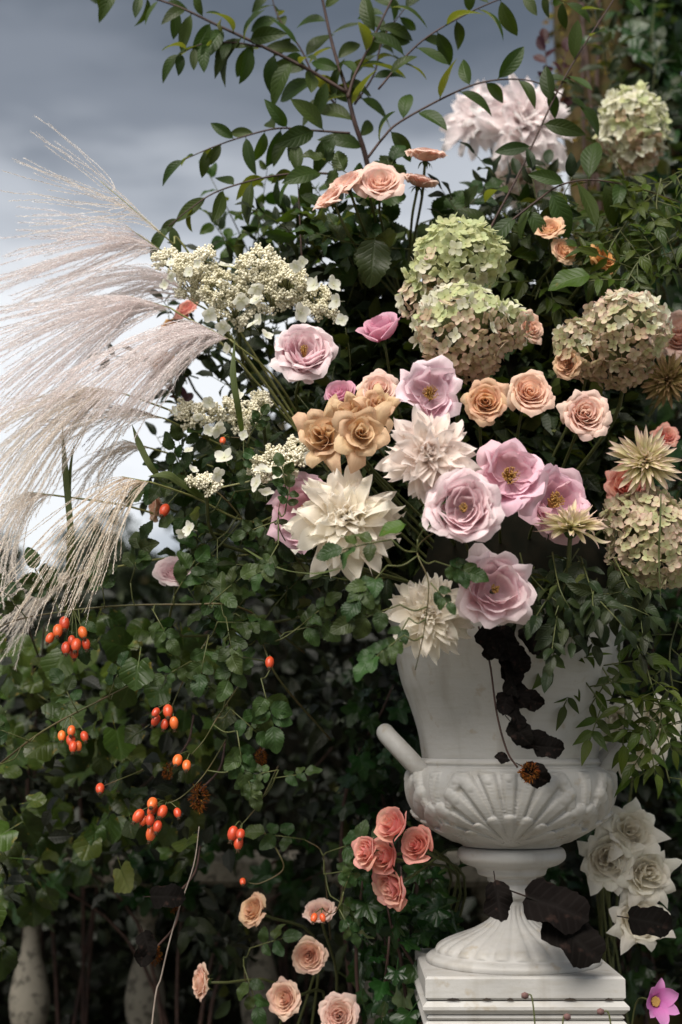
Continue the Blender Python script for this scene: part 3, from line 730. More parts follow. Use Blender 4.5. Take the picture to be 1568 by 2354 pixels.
# ------------------------------------------------------------------ leafy branches
UP = np.array([0, 0, 1.0]); CAMV = np.array([0, -1.0, 0])
def world_pts(pts, dflt):
    return [np.array(P(p[0], p[1], p[2] if len(p) > 2 else dflt)) for p in pts]
def branch(name, label, cat, pts, d, kind, leaf_px, gap_px, stem_px, group=None, droop=0.3, fwd=0.5, start=0.08, stem='twig', up=0.5, camw=0.5, jitter=0.35, seed=0, side=0.75, tipleaf=True, extra=None):
    r = random.Random(seed * 7 + int(pts[0][0]) * 3 + int(pts[0][1]))
    w = catmull(world_pts(pts, d), 8); base = w[0]
    th = empty(name, label, cat, loc=base, group=group)
    sd = S(d)
    n = len(w)
    part('stem', tube('stem', w - base, np.linspace(stem_px, stem_px * 0.4, n) * sd, MT[stem], 6), th)
    seg = np.linalg.norm(np.diff(w, axis=0), axis=1); cum = np.concatenate([[0], np.cumsum(seg)]); tot = cum[-1]
    s = start * tot; k = r.randint(0, 1)
    while s < tot:
        i = min(np.searchsorted(cum, s), n - 1); a = (s - cum[i - 1]) / max(seg[i - 1], 1e-9) if i else 0
        p = w[i - 1] * (1 - a) + w[i] * a if i else w[0]
        t = unit(w[i] - w[i - 1]) if i else unit(w[1] - w[0])
        sv = unit(np.cross(t, CAMV)) * (1 if k % 2 else -1); k += 1
        dv = unit(t * fwd + sv * side + np.array([0, 0, -droop]) + np.array([r.gauss(0, jitter), r.gauss(0, jitter * 1.3), r.gauss(0, jitter)]))
        nv = unit(UP * up + CAMV * camw + np.array([r.gauss(0, 0.45), r.gauss(0, 0.3), r.gauss(0, 0.45)]))
        sz = leaf_px * sd * r.uniform(0.7, 1.15) * (1 - 0.3 * (s / tot))
        part('leaf', r.choice(LEAF[kind]), th, frame(p - base, dv, nv, sz))
        s += gap_px * sd * r.uniform(0.6, 1.4)
    if tipleaf:
        t = unit(w[-1] - w[-2])
        part('leaf', r.choice(LEAF[kind]), th, frame(w[-1] - base, t + np.array([0, 0, -droop * 0.5]), UP * up + CAMV * camw, leaf_px * sd * 0.75))
    return th
def pinnate(th, base, p, dv, nv, L, kind='rose_leaf', pairs=2, r=random, lf=0.55, stem='green_stem'):
    """A compound leaf: leaflets in pairs on a thin stalk."""
    dv = unit(dv); x = unit(np.cross(dv, nv)); nv = np.cross(x, dv)
    pts = [p - base, p - base + dv * L * 0.6 - nv * 0.02 * L, p - base + dv * L - nv * 0.08 * L]
    part('leaf_stalk', tube('leaf_stalk', np.array(pts), 0.0009, MT[stem], 4), th)
    for i in range(pairs):
        q = 0.40 + 0.5 * i / max(pairs - 0.5, 1)
        for sgn in (-1, 1):
            dd = unit(dv * 0.55 + sgn * x * 0.85 + np.array([r.gauss(0, .15), r.gauss(0, .2), r.gauss(0, .15) - 0.12]))
            part('leaflet', r.choice(LEAF[kind]), th, frame(p - base + dv * L * q, dd, nv + np.array([r.gauss(0, .3), r.gauss(0, .3), r.gauss(0, .3)]), L * lf * r.uniform(0.75, 1.1)))
    part('leaflet', r.choice(LEAF[kind]), th, frame(p - base + dv * L * 0.97, dv + np.array([r.gauss(0, .1), r.gauss(0, .15), r.gauss(0, .1) - 0.1]), nv, L * lf * 1.15))
def leaf_cloud(name, mat, centers, sizes, r, up=0.5, cam=0.4, droop=0.2, out=None, width=0.5):
    """Many leaves as one mesh, each a folded eight-point blade."""
    base = np.array([(0, 0, 0), (-0.34, 0.30, 0.10), (0, 0.34, 0), (0.34, 0.30, 0.10), (-0.30, 0.66, 0.08), (0, 0.68, -0.03), (0.30, 0.66, 0.08), (0, 1, -0.12)]) * np.array([width / 0.6, 1, 1])
    fq = np.array([(0, 2, 1, 1), (0, 3, 2, 2), (1, 2, 5, 4), (2, 3, 6, 5), (4, 5, 7, 7), (5, 6, 7, 7)])
    tri = np.array([(0, 2, 1), (0, 3, 2), (1, 2, 5), (1, 5, 4), (2, 3, 6), (2, 6, 5), (4, 5, 7), (5, 6, 7)])
    n = len(centers)
    y = r.normal(0, 1, (n, 3)); y[:, 2] -= droop
    if out is not None: y += out * 1.2
    y /= np.linalg.norm(y, axis=1, keepdims=True)
    nn = r.normal(0, 0.6, (n, 3)) + UP * up + CAMV * cam
    x = np.cross(y, nn); x /= np.maximum(np.linalg.norm(x, axis=1, keepdims=True), 1e-6)
    z = np.cross(x, y)
    B = base[None] * np.asarray(sizes)[:, None, None]
    v = centers[:, None, :] + B[..., 0:1] * x[:, None] + B[..., 1:2] * y[:, None] + B[..., 2:3] * z[:, None]
    f = (tri[None] + (np.arange(n) * 8)[:, None, None]).reshape(-1, 3)
    uv = np.tile(np.stack([base[:, 0] + 0.5, base[:, 1]], -1), (n, 1))
    return mk(name, v.reshape(-1, 3), f, mat, uv)
def lump_mesh(name, mat, c, R, seed, amp=0.2, nu=28, nv=18):
    from mathutils import noise
    vs = []
    for j in range(nv):
        ph = math.pi * j / (nv - 1)
        for i in range(nu):
            a = 2 * math.pi * i / nu
            q = Vector((math.sin(ph) * math.cos(a), math.sin(ph) * math.sin(a), math.cos(ph)))
            k = 1 + amp * noise.noise(q * 2.2 + Vector((seed * 3.1, 0, 0))) + amp * 0.6 * noise.noise(q * 5 + Vector((0, seed, 0)))
            vs.append((c[0] + q.x * R[0] * k, c[1] + q.y * R[1] * k, c[2] + q.z * R[2] * k))
    f = [(j * nu + i, j * nu + (i + 1) % nu, (j + 1) * nu + (i + 1) % nu, (j + 1) * nu + i) for j in range(nv - 1) for i in range(nu)]
    return mk(name, vs, f, mat)
# ------------------------------------------------------------------ the setting
def stone_mat(name, c1, c2, spot, scale=18, spots=0.5, rough=0.85):
    m, nt, N, L, out = nodes(name)
    tc = N('ShaderNodeTexCoord')
    n1 = N('ShaderNodeTexNoise'); n1.inputs['Scale'].default_value = scale; n1.inputs['Detail'].default_value = 6; L(tc.outputs['Object'], n1.inputs['Vector'])
    n2 = N('ShaderNodeTexNoise'); n2.inputs['Scale'].default_value = scale * 2.6; n2.inputs['Detail'].default_value = 4; L(tc.outputs['Object'], n2.inputs['Vector'])
    col = mixc(nt, n1.outputs['Fac'], c1, c2)
    mr = N('ShaderNodeMapRange'); L(n2.outputs['Fac'], mr.inputs['Value']); mr.inputs['From Min'].default_value = 0.60 - 0.12 * spots; mr.inputs['From Max'].default_value = 0.70 - 0.1 * spots
    col = mixc(nt, nmath(nt, 'MULTIPLY', mr.outputs[0], spots), col, spot)
    b = N('ShaderNodeBsdfPrincipled'); L(col, b.inputs['Base Color']); b.inputs['Roughness'].default_value = rough; b.inputs['Specular IOR Level'].default_value = 0.2
    bp = N('ShaderNodeBump'); bp.inputs['Strength'].default_value = 0.5; bp.inputs['Distance'].default_value = 0.004
    L(nmath(nt, 'ADD', n1.outputs['Fac'], nmath(nt, 'MULTIPLY', n2.outputs['Fac'], 0.6)), bp.inputs['Height']); L(bp.outputs[0], b.inputs['Normal'])
    L(b.outputs[0], out.inputs[0])
    return m
def urn_paint():
    m, nt, N, L, out = nodes('aged white paint')
    tc = N('ShaderNodeTexCoord')
    def noise(scale, detail=4, vec=None):
        n = N('ShaderNodeTexNoise'); n.inputs['Scale'].default_value = scale; n.inputs['Detail'].default_value = detail
        L(vec or tc.outputs['Object'], n.inputs['Vector']); return n.outputs['Fac']
    mp = N('ShaderNodeMapping'); mp.inputs['Scale'].default_value = (1, 1, 6); L(tc.outputs['Object'], mp.inputs[0])
    big, fine, brush = noise(7, 5), noise(160, 3), noise(26, 4, mp.outputs[0])
    col = mixc(nt, big, srgb(160, 158, 154), srgb(180, 178, 175))
    mr = N('ShaderNodeMapRange'); L(noise(48, 6), mr.inputs['Value']); mr.inputs['From Min'].default_value = 0.62; mr.inputs['From Max'].default_value = 0.72
    col = mixc(nt, nmath(nt, 'MULTIPLY', mr.outputs[0], 0.6), col, srgb(150, 138, 118))
    mr2 = N('ShaderNodeMapRange'); L(brush, mr2.inputs['Value']); mr2.inputs['From Min'].default_value = 0.5; mr2.inputs['From Max'].default_value = 0.8
    col = mixc(nt, nmath(nt, 'MULTIPLY', mr2.outputs[0], 0.35), col, srgb(150, 143, 128))
    m4 = N('ShaderNodeMapping'); m4.inputs['Scale'].default_value = (34, 34, 2.2); L(tc.outputs['Object'], m4.inputs[0])
    mr4 = N('ShaderNodeMapRange'); L(noise(1.0, 5, m4.outputs[0]), mr4.inputs['Value']); mr4.inputs['From Min'].default_value = 0.52; mr4.inputs['From Max'].default_value = 0.78
    col = mixc(nt, nmath(nt, 'MULTIPLY', mr4.outputs[0], 0.45), col, srgb(118, 110, 94))
    # dirt lies in the hollows of the relief
    ge = N('ShaderNodeNewGeometry'); cr = N('ShaderNodeMapRange'); L(ge.outputs['Pointiness'], cr.inputs['Value'])
    cr.inputs['From Min'].default_value = 0.49; cr.inputs['From Max'].default_value = 0.44
    col = mixc(nt, nmath(nt, 'MULTIPLY', cr.outputs[0], 0.35), col, srgb(150, 140, 122))
    b = N('ShaderNodeBsdfPrincipled'); L(col, b.inputs['Base Color']); b.inputs['Roughness'].default_value = 0.5; b.inputs['Specular IOR Level'].default_value = 0.35
    bp = N('ShaderNodeBump'); bp.inputs['Strength'].default_value = 0.25; bp.inputs['Distance'].default_value = 0.0015
    L(nmath(nt, 'ADD', fine, nmath(nt, 'ADD', brush, big)), bp.inputs['Height']); L(bp.outputs[0], b.inputs['Normal'])
    L(b.outputs[0], out.inputs[0])
    return m
MT['urn'] = urn_paint()
MT['chip'] = solid_mat('chipped paint', srgb(46, 40, 36), srgb(62, 54, 46), 0.9, 90)
MT['stone'] = stone_mat('weathered stone', srgb(92, 88, 80), srgb(126, 121, 110), srgb(50, 48, 42), 20, 0.7)
MT['paving'] = stone_mat('terrace paving', srgb(96, 92, 82), srgb(120, 114, 102), srgb(60, 60, 46), 6, 0.4)
MT['bark'] = stone_mat('mossy bark', srgb(46, 38, 26), srgb(92, 78, 48), srgb(60, 64, 32), 22, 0.7, 0.95)
MT['soil'] = stone_mat('grass and soil', srgb(52, 58, 36), srgb(66, 66, 44), srgb(44, 40, 30), 3, 0.4, 0.95)

# ground: one sheet to the horizon, the terrace paving lies on it
gv, gf = [(-250, -60, 0), (250, -60, 0), (250, 400, 0), (-250, 400, 0)], [(0, 1, 2, 3)]
single('ground', mk('ground', gv, gf, MT['soil'], smooth=False), None, None, kind='structure')
ter = empty('terrace', None, None, kind='structure')
rr = random.Random(3)
flag = mk('paving_slab', *box(-0.293, 0.293, -0.293, 0.293, 0.0, 0.026), MT['paving'], smooth=False)
for i in range(-4, 5):
    for j in range(-1, 5):
        part('paving_slab', flag, ter, Matrix.Translation((i * 0.6, j * 0.6 + 0.1, 0.004 + rr.uniform(0, 0.004))))

# ------------------------------------------------------------------ the urn
UD = 2.05                                     # distance of the urn's axis
UX = 1180
def uz(py): return P(UX, py, UD)[2]
U0 = np.array(P(UX, 2212, UD)); su = S(UD)
HEART = np.array(P(1180, 1470, UD + 0.02))
def prof(rows, n=6, sharp=()):
    q = catmull([(r * su, 0, uz(y) - U0[2]) for r, y in rows], n)
    return [(a[0], a[2]) for a in q]
URN = empty('urn', 'white painted campana urn with leaf relief standing on a square plinth', 'urn', loc=U0)
body = prof([(246, 1412), (268, 1404), (278, 1408), (276, 1424), (266, 1440), (258, 1500), (244, 1567), (224, 1624), (207, 1682), (198, 1742)], 5)
inner = [(body[0][0] - 0.006, body[0][1] - 0.002), (0.13, uz(1500) - U0[2]), (0.11, uz(1620) - U0[2]), (0.01, uz(1640) - U0[2])]
v, f = lathe_arrays(list(reversed(inner)) + body, 96)
part('neck', mk('urn_neck', v, f, MT['urn']), URN)
v, f = lathe_arrays(prof([(196, 1741), (203, 1747), (207, 1753), (204, 1760), (214, 1764)], 3), 96)
part('shoulder_ring', mk('urn_ring', v, f, MT['urn']), URN)
def wrap(a): return (a + math.pi) % (2 * math.pi) - math.pi
ZT, ZB = uz(1768) - U0[2], uz(1942) - U0[2]
def acanthus(A, R, Z):
    """Fans of rounded fingers that spring from the foot of the bowl, a smaller fan before each gap."""
    seg = np.hypot(np.diff(R[:, 0]), np.diff(Z[:, 0])); arc = np.concatenate([[0], np.cumsum(seg)]); tot = arc[-1]
    Y = ((tot - arc)[:, None] + 0 * A) / su
    out = np.zeros_like(A)
    def fan(centre, count, angs, length, root, w0, w1, h):
        per = 2 * math.pi / count
        X = ((A - centre + per / 2) % per - per / 2) * R / su
        res = np.zeros_like(A)
        for ps in angs:
            ln = length * (1 - 0.22 * (abs(ps) / 1.3) ** 2)
            tip = np.array([math.sin(ps) * ln, root + math.cos(ps) * ln]); ctl = np.array([0.18 * tip[0], root + 0.55 * (tip[1] - root)])
            for s in np.linspace(0.12, 1, 26):
                q = (1 - s) ** 2 * np.array([0, root]) + 2 * s * (1 - s) * ctl + s * s * tip
                w = w0 + (w1 - w0) * s ** 1.3
                dd = ((X - q[0]) ** 2 + (Y - q[1]) ** 2) / w ** 2
                prof_ = np.sqrt(np.clip(1 - dd, 0, 1)) * (0.6 + 0.4 * s)
                prof_ = prof_ - 0.42 * np.exp(-dd * 7.0) * (s > 0.35) * (s < 0.9)      # a groove down each finger
                res = np.maximum(res, prof_ * (dd < 1))
        return res * h
    front = math.radians(-97)
    big = fan(front, 4, np.linspace(-1.02, 1.02, 11), 240, -10, 3, 18, 1.0)
    between = fan(front + math.pi / 4, 4, np.linspace(-0.30, 0.30, 3), 246, -10, 3, 17, 0.9)
    small = fan(front, 4, np.linspace(-0.85, 0.85, 7), 128, -6, 3, 14, 1.35)
    out = np.maximum(np.maximum(big, between), small)
    t = np.clip((Z - ZB) / (ZT - ZB), 0, 1)
    return out * sm(0.0, 0.05, t) * sm(1.0, 0.97, t) * 13.0 * su
bowl = [(214, 1764), (226, 1768), (232, 1776), (237, 1796), (236, 1822), (228, 1850), (212, 1876), (188, 1898), (158, 1918), (128, 1934), (108, 1944)]
q = catmull([(r * su - 8 * su * (0 < i < len(bowl) - 1), 0, uz(y) - U0[2]) for i, (r, y) in enumerate(bowl)], 15)
v, f = lathe_arrays([(a[0], a[2]) for a in q], 520, acanthus)
part('bowl', mk('urn_bowl', v, f, MT['urn'], smooth=True), URN)
def flutes(A, R, Z):
    t = np.clip((Z - (uz(2192) - U0[2])) / ((uz(2075) - U0[2]) - (uz(2192) - U0[2])), 0, 1)
    c = np.abs(np.cos(A * 12)) ** 0.5 - 0.75
    return c * R * 0.085 * sm(0.04, 0.16, t) * sm(1.0, 0.92, t)
rows = [(104, 1946), (116, 1950), (121, 1962), (119, 1974), (104, 1986), (84, 1993), (78, 2000), (74, 2010), (56, 2016), (54, 2024), (48, 2030), (49, 2040), (51, 2052), (46, 2062), (39, 2068), (37, 2080), (40, 2096), (51, 2112), (70, 2126), (93, 2138), (120, 2149), (144, 2159), (162, 2170), (171, 2180), (174, 2187), (186, 2192), (193, 2199), (192, 2209), (186, 2213)]
v, f = lathe_arrays(prof(rows, 5), 144, flutes)
part('foot', mk('urn_foot', v, f, MT['urn']), URN)
def handle(side):
    # a loop that leaves the shoulder at two points and leans outwards
    ca = math.pi if side < 0 else 0.0
    pts = []
    zs, zt = uz(1772) - U0[2], uz(1684) - U0[2]
    for a, rad, z in ((0.30, 196, zs - 0.012), (0.30, 222, zs + 0.006), (0.24, 250, (zs + zt) / 2), (0.12, 276, zt - 0.006), (0.0, 281, zt), (-0.12, 276, zt - 0.006), (-0.24, 250, (zs + zt) / 2), (-0.30, 222, zs + 0.006), (-0.30, 196, zs - 0.012)):
        pts.append((rad * su * math.cos(ca + a), rad * su * math.sin(ca + a), z))
    return tube('handle', catmull(pts, 6), 0.0128, MT['urn'], 16)
part('handle', handle(-1), URN); part('handle', handle(1), URN)
def bevel_box(x0, x1, y0, y1, z0, z1, b=0.004):
    rings = []
    for z, i in ((z0, b), (z0 + b, 0), (z1 - b, 0), (z1, b)):
        rings.append([(x0 + i, y0 + i, z), (x1 - i, y0 + i, z), (x1 - i, y1 - i, z), (x0 + i, y1 - i, z)])
    v = [p for r in rings for p in r]
    f = [(3, 2, 1, 0), (12, 13, 14, 15)] + [(k * 4 + i, k * 4 + (i + 1) % 4, k * 4 + 4 + (i + 1) % 4, k * 4 + 4 + i) for k in range(3) for i in range(4)]
    return np.array(v), f
hw = 0.130
zz0 = uz(2240) - U0[2]
def slab(name, half, top, bot, parent, b=0.003, dz=0.0):
    v, f = bevel_box(-half, half, -half, half, bot, top, b)
    part(name, mk(name, v, f, MT['urn'], smooth=False), parent)
slab('plinth', hw, 0.001, -0.0285, URN, 0.003)
PED = empty('pedestal', 'white painted square pedestal with moulded edges under the urn', 'pedestal', loc=U0)
PBOT = -(U0[2] - 0.034)
slab('cap', hw + 0.004, -0.0300, -0.0460, PED, 0.006)
slab('moulding', hw - 0.002, -0.0470, -0.0540, PED, 0.003)
slab('moulding', hw + 0.002, -0.0550, -0.066, PED, 0.004)
slab('block', hw - 0.014, -0.0672, PBOT + 0.10, PED, 0.003)
slab('base', hw + 0.03, PBOT + 0.099, PBOT, PED, 0.008)
for (cx, sz) in ((-0.094, 0.010), (-0.050, 0.007), (0.058, 0.009), (-0.02, 0.005), (0.108, 0.006)):
    v = [(cx - sz, -hw - 0.0008, -0.0286), (cx + sz, -hw - 0.0008, -0.0288), (cx + sz * 0.6, -hw - 0.0008, -0.0262), (cx - 0.1 * sz, -hw - 0.0008, -0.0250), (cx - sz * 0.7, -hw - 0.0008, -0.0266)]
    part('chip', mk('chip', v, [(0, 1, 2, 3, 4)], MT['chip'], smooth=False), URN)

# ------------------------------------------------------------------ balustrade behind
BD = 2.95; sb = S(BD)
BAL = empty('balustrade', 'weathered grey stone balustrade half buried in ivy behind the urn', 'balustrade', loc=P(330, 2480, BD))
B0 = np.array(P(330, 2480, BD))
def bz(py): return P(330, py, BD)[2] - B0[2]
rows = [(30, 2034), (40, 2036), (40, 2056), (31, 2064), (24, 2078), (22, 2090), (28, 2098), (28, 2108), (20, 2118), (19, 2150), (24, 2190), (34, 2230), (42, 2270), (45, 2300), (42, 2335), (32, 2368), (22, 2388), (28, 2398), (30, 2412), (40, 2420), (40, 2446), (30, 2448)]
q = catmull([(r * sb, 0, bz(y)) for r, y in rows], 3)
v, f = lathe_arrays([(a[0], a[2]) for a in q], 28)
bal_me = mk('baluster', v, f, MT['stone'])
for k in range(-4, 7):
    part('baluster', bal_me, BAL, Matrix.Translation((k * 255 * sb, 0, 0)) @ Matrix.Rotation(k * 1.3, 4, 'Z'))
v, f = bevel_box(-5 * 255 * sb, 7 * 255 * sb, -0.075, 0.075, bz(2032), bz(1962), 0.012)
part('handrail', mk('handrail', v, f, MT['stone'], smooth=False), BAL)
v, f = bevel_box(-5 * 255 * sb, 7 * 255 * sb, -0.085, 0.085, 0.004 - B0[2], bz(2449), 0.008)
part('bottom_rail', mk('bottom_rail', v, f, MT['stone'], smooth=False), BAL)

# ------------------------------------------------------------------ hedge, far trees, ivy-clad tree
rg = np.random.default_rng(5)
def hedge_top(x): return 1.45 + 0.62 * sm(-0.5, -0.1, x) + 0.10 * np.sin(x * 2.1 + 0.6) + 0.07 * np.sin(x * 5.3) + 0.0 * x
n = 36000
hx = rg.uniform(-2.2, 2.4, n); q = rg.random(n) ** 0.5
hzt = hedge_top(hx); hz = 0.03 + (hzt - 0.03) * rg.random(n) ** 0.8
hy = 3.22 + rg.random(n) ** 1.7 * 0.9 + 0.35 * np.clip(hz / hzt - 0.8, 0, 1)
HED = empty('hedge', 'dense dark green hedge behind the stone balustrade', 'hedge', loc=(0, 3.7, 0))
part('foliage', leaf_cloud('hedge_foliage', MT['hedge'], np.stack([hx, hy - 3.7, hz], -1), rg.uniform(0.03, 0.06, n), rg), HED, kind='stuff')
part('shade_lump', lump_mesh('hedge_core', MT['core'], (0.2, 0.25, 0.5), (2.5, 0.42, 0.66), 2, 0.12, 60, 24), HED)  # solid lump added behind the leaves to keep the hedge dark
part('shade_lump', lump_mesh('hedge_core', MT['core'], (0.85, 0.22, 1.0), (1.15, 0.30, 0.95), 6, 0.10, 60, 24), HED)  # taller added lump, closes gaps and stays dark behind the flowers
for i in range(9):
    x = -1.9 + i * 0.5
    part('stem', tube('hedge_stem', catmull([(x, 0.1, 0), (x + 0.05, 0.05, 0.5), (x - 0.05, 0.1, 1.0)], 4), [0.02, 0.012, 0.006], MT['twig']), HED)
def round_tree(name, label, x, y, h, R, n, mat, seed, group=None, leaf=0.09):
    r = np.random.default_rng(seed)
    th = empty(name, label, 'tree', loc=(x, y, 0), group=group)
    part('trunk', tube('trunk', catmull([(0, 0, 0), (0.05, 0, h * 0.4), (0, 0.05, h * 0.75)], 4), [R * 0.09, R * 0.06, R * 0.03], MT['bark'], 10), th)
    cs = []
    for k in range(16):
        q = unit(r.normal(0, 1, 3)) * r.uniform(0.2, 0.8); cs.append((np.array([q[0] * R, q[1] * R, h * 0.62 + q[2] * h * 0.36]), r.uniform(0.25, 0.45) * R))
        part('limb', tube('limb', catmull([(0, 0, h * 0.35), tuple(np.array([q[0] * R * .4, q[1] * R * .4, h * 0.5])), tuple(cs[-1][0])], 3), [R * 0.04, R * 0.02, R * 0.008], MT['bark'], 5), th)
    pts = []
    for i in range(n):
        c, rad = cs[r.integers(len(cs))]; q = unit(r.normal(0, 1, 3)); pts.append(c + q * rad * r.random() ** 0.4 * np.array([1, 1, 0.8]))
    part('crown', leaf_cloud('crown', mat, np.array(pts), r.uniform(0.6, 1.3, n) * leaf, r), th, kind='stuff')
    return th
round_tree('garden_tree', 'blurred bushy tree beyond the hedge showing under the grass plumes', -1.35, 9.5, 2.95, 1.0, 3500, MT['far'], 3)
round_tree('garden_tree', 'low dark shrubby tree beyond the hedge at the picture edge', -2.5, 11.0, 2.9, 0.9, 3000, MT['far'], 4)
round_tree('garden_tree', 'tall dark tree beyond the hedge behind the lace hydrangeas', -0.35, 8.2, 4.05, 0.8, 5000, MT['far'], 5)

TX = P(1440, 300, 3.0)
TRE = empty('ivy_tree', 'old mossy tree trunk clothed in ivy rising behind the flowers', 'tree', loc=(TX[0], 3.05, 0))
from mathutils import noise as mnoise
def trunk_mesh():
    vs, fs = [], []; nz, na = 60, 40
    for j in range(nz):
        z = 3.9 * j / (nz - 1)
        for i in range(na):
            a = 2 * math.pi * i / na
            r_ = 0.125 * (1 + 0.5 * math.exp(-z * 4)) + 0.014 * math.sin(a * 5 + z * 1.5) + 0.02 * mnoise.noise(Vector((math.cos(a) * 2, math.sin(a) * 2, z * 1.6))) + 0.010 * mnoise.noise(Vector((math.cos(a) * 6, math.sin(a) * 6, z * 9)))
            vs.append((r_ * math.cos(a) + 0.02 * math.sin(z * 1.4), r_ * math.sin(a), z))
    for j in range(nz - 1):
        for i in range(na):
            fs.append((j * na + i, j * na + (i + 1) % na, (j + 1) * na + (i + 1) % na, (j + 1) * na + i))
    return mk('trunk', vs, fs, MT['bark'])
part('trunk', trunk_mesh(), TRE)
cs = []
for k in range(14):
    a = rg.uniform(0, 6.28); e = np.array([math.cos(a) * rg.uniform(0.4, 1.7) + 0.3, math.sin(a) * rg.uniform(0.3, 1.0) + 0.7, rg.uniform(3.9, 5.0)])
    cs.append((e, rg.uniform(0.35, 0.6)))
    part('limb', tube('limb', catmull([(0, 0, 3.7), tuple(e * np.array([.45, .45, .95])), tuple(e)], 4), [0.07, 0.035, 0.01], MT['bark'], 7), TRE)
pts = []
for i in range(9000):
    c, rad = cs[rg.integers(len(cs))]; pts.append(c + unit(rg.normal(0, 1, 3)) * rad * rg.random() ** 0.4)
part('crown', leaf_cloud('shade_crown', MT['dark_leaf'], np.array(pts), rg.uniform(0.05, 0.1, 9000), rg), TRE, kind='stuff')  # unseen crown overhead, added to shade the hedge and trunk
IVY = empty('ivy', 'dark glossy ivy climbing the mossy tree trunk', 'ivy', loc=(TX[0], 3.05, 0))
ri = random.Random(8)
for k in range(5):
    a0 = ri.uniform(-2.6, -0.4)
    part('stem', tube('ivy_stem', catmull([(0.14 * math.cos(a0 + 0.3 * math.sin(z * 2 + k)), 0.14 * math.sin(a0 + 0.3 * math.sin(z * 2 + k)), z) for z in np.linspace(0, 3.1, 10)], 4), 0.004, MT['twig'], 5), IVY)
for k in range(290):
    a = ri.uniform(-2.25, 0.25); z = ri.uniform(1.3, 2.8)
    if a < -1.9 and z > 2.2 and ri.random() < 0.8: continue
    rad = 0.15 + ri.random() ** 2 * 0.14
    o = np.array([math.cos(a), math.sin(a), 0])
    part('leaf', pick('ivy'), IVY, frame(o * rad + np.array([0, 0, z]), np.array([ri.gauss(0, .5), -0.2, -0.7]), o + UP * 0.4 + np.array([ri.gauss(0, .3), ri.gauss(0, .3), ri.gauss(0, .3)]), ri.uniform(0.045, 0.085)))

_n = 1500
_a = rg.uniform(-1.75, 0.3, _n); _r = 0.145 + 0.10 * rg.random(_n) ** 1.5
part('foliage', leaf_cloud('ivy_foliage', MT['ivy'], np.stack([np.cos(_a) * _r, np.sin(_a) * _r, rg.uniform(0.8, 3.1, _n)], -1), rg.uniform(0.03, 0.055, _n), rg, width=0.75), IVY, kind='stuff')

_n = 2600
_a = rg.uniform(-3.5, 0.4, _n); _z = rg.uniform(0.6, 3.4, _n)
_r = 0.128 + 0.02 * rg.random(_n)
_o = np.stack([np.cos(_a), np.sin(_a), 0 * _a], -1)
part('moss', leaf_cloud('moss', MT['moss'], _o * _r[:, None] + np.stack([0.02 * np.sin(_z * 1.4), 0 * _z, _z], -1), rg.uniform(0.008, 0.022, _n), rg, out=_o, width=0.6), TRE, kind='stuff')
# ------------------------------------------------------------------ roses
def dome(px, py):
    return min(2.12, 1.72 + 0.28 * (((px - 1060) / 470) ** 2 + ((py - 1040) / 560) ** 2))
G1 = 'garden roses in the urn'; G2 = 'peach spray roses above the hydrangeas'; G3 = 'peach spray roses in a row'; G4 = 'tan roses in a cluster'
G5 = 'coral roses beside the urn foot'; G6 = 'peach roses in the dark lower foliage'; G7 = 'white roses beside the urn'
SHRUB_BASE = np.array(P(640, 2600, 2.35)); WHITE_BASE = np.array(P(1560, 2500, 2.25)); COR_BASE = np.array(P(930, 2500, 2.4))
for _b in (SHRUB_BASE, WHITE_BASE, COR_BASE): _b[2] = 0.03      # these stems rise from the terrace
R = rose
R('garden', 'blush', 700, 800, 150, dome(700, 795) - .05, (0.05, -1, 0.42), 'pale pink rose with drooping lower petals beside the lace hydrangea', G1, 1)
R('open', 'mauve', 990, 902, 152, dome(990, 900), (-0.05, -1, 0.10), 'open lilac rose with yellow centre below the green hydrangeas', G1, 2)
R('open', 'pink', 1175, 1092, 172, dome(1175, 1092), (0.0, -1, 0.12), 'wide open pink rose showing golden stamens', G1, 3)
R('garden', 'lilac', 1065, 1166, 168, dome(1065, 1165) - .045, (-0.12, -1, 0.0), 'full lilac pink rose below the blush dahlia', G1, 4)
R('open', 'pink', 1280, 1148, 168, dome(1275, 1150) + .05, (0.3, -1, 0.25), 'pink rose with golden stamens half hidden behind the spiky dahlia', G1, 5)
R('pointed', 'lilac', 1140, 1352, 180, dome(1138, 1350) - .06, (0.05, -1, 0.06), 'lilac pink rose with pointed petals hanging over the urn rim', G1, 6)
R('open', 'pink', 700, 1178, 175, dome(690, 1180) + .03, (-0.35, -1, 0.1), 'pale pink rose tucked behind the cream dahlia', G1, 7)
R('bud', 'rosebud', 782, 908, 70, dome(780, 905) + .05, (-0.3, -1, 0.5), 'small mauve rose behind the tan roses', G1, 8)
R('bud', 'rosebud', 874, 758, 98, dome(875, 740) + .06, (-0.35, -0.6, 0.9), 'deep pink rosebud in shade beside the green hydrangea', G1, 9)
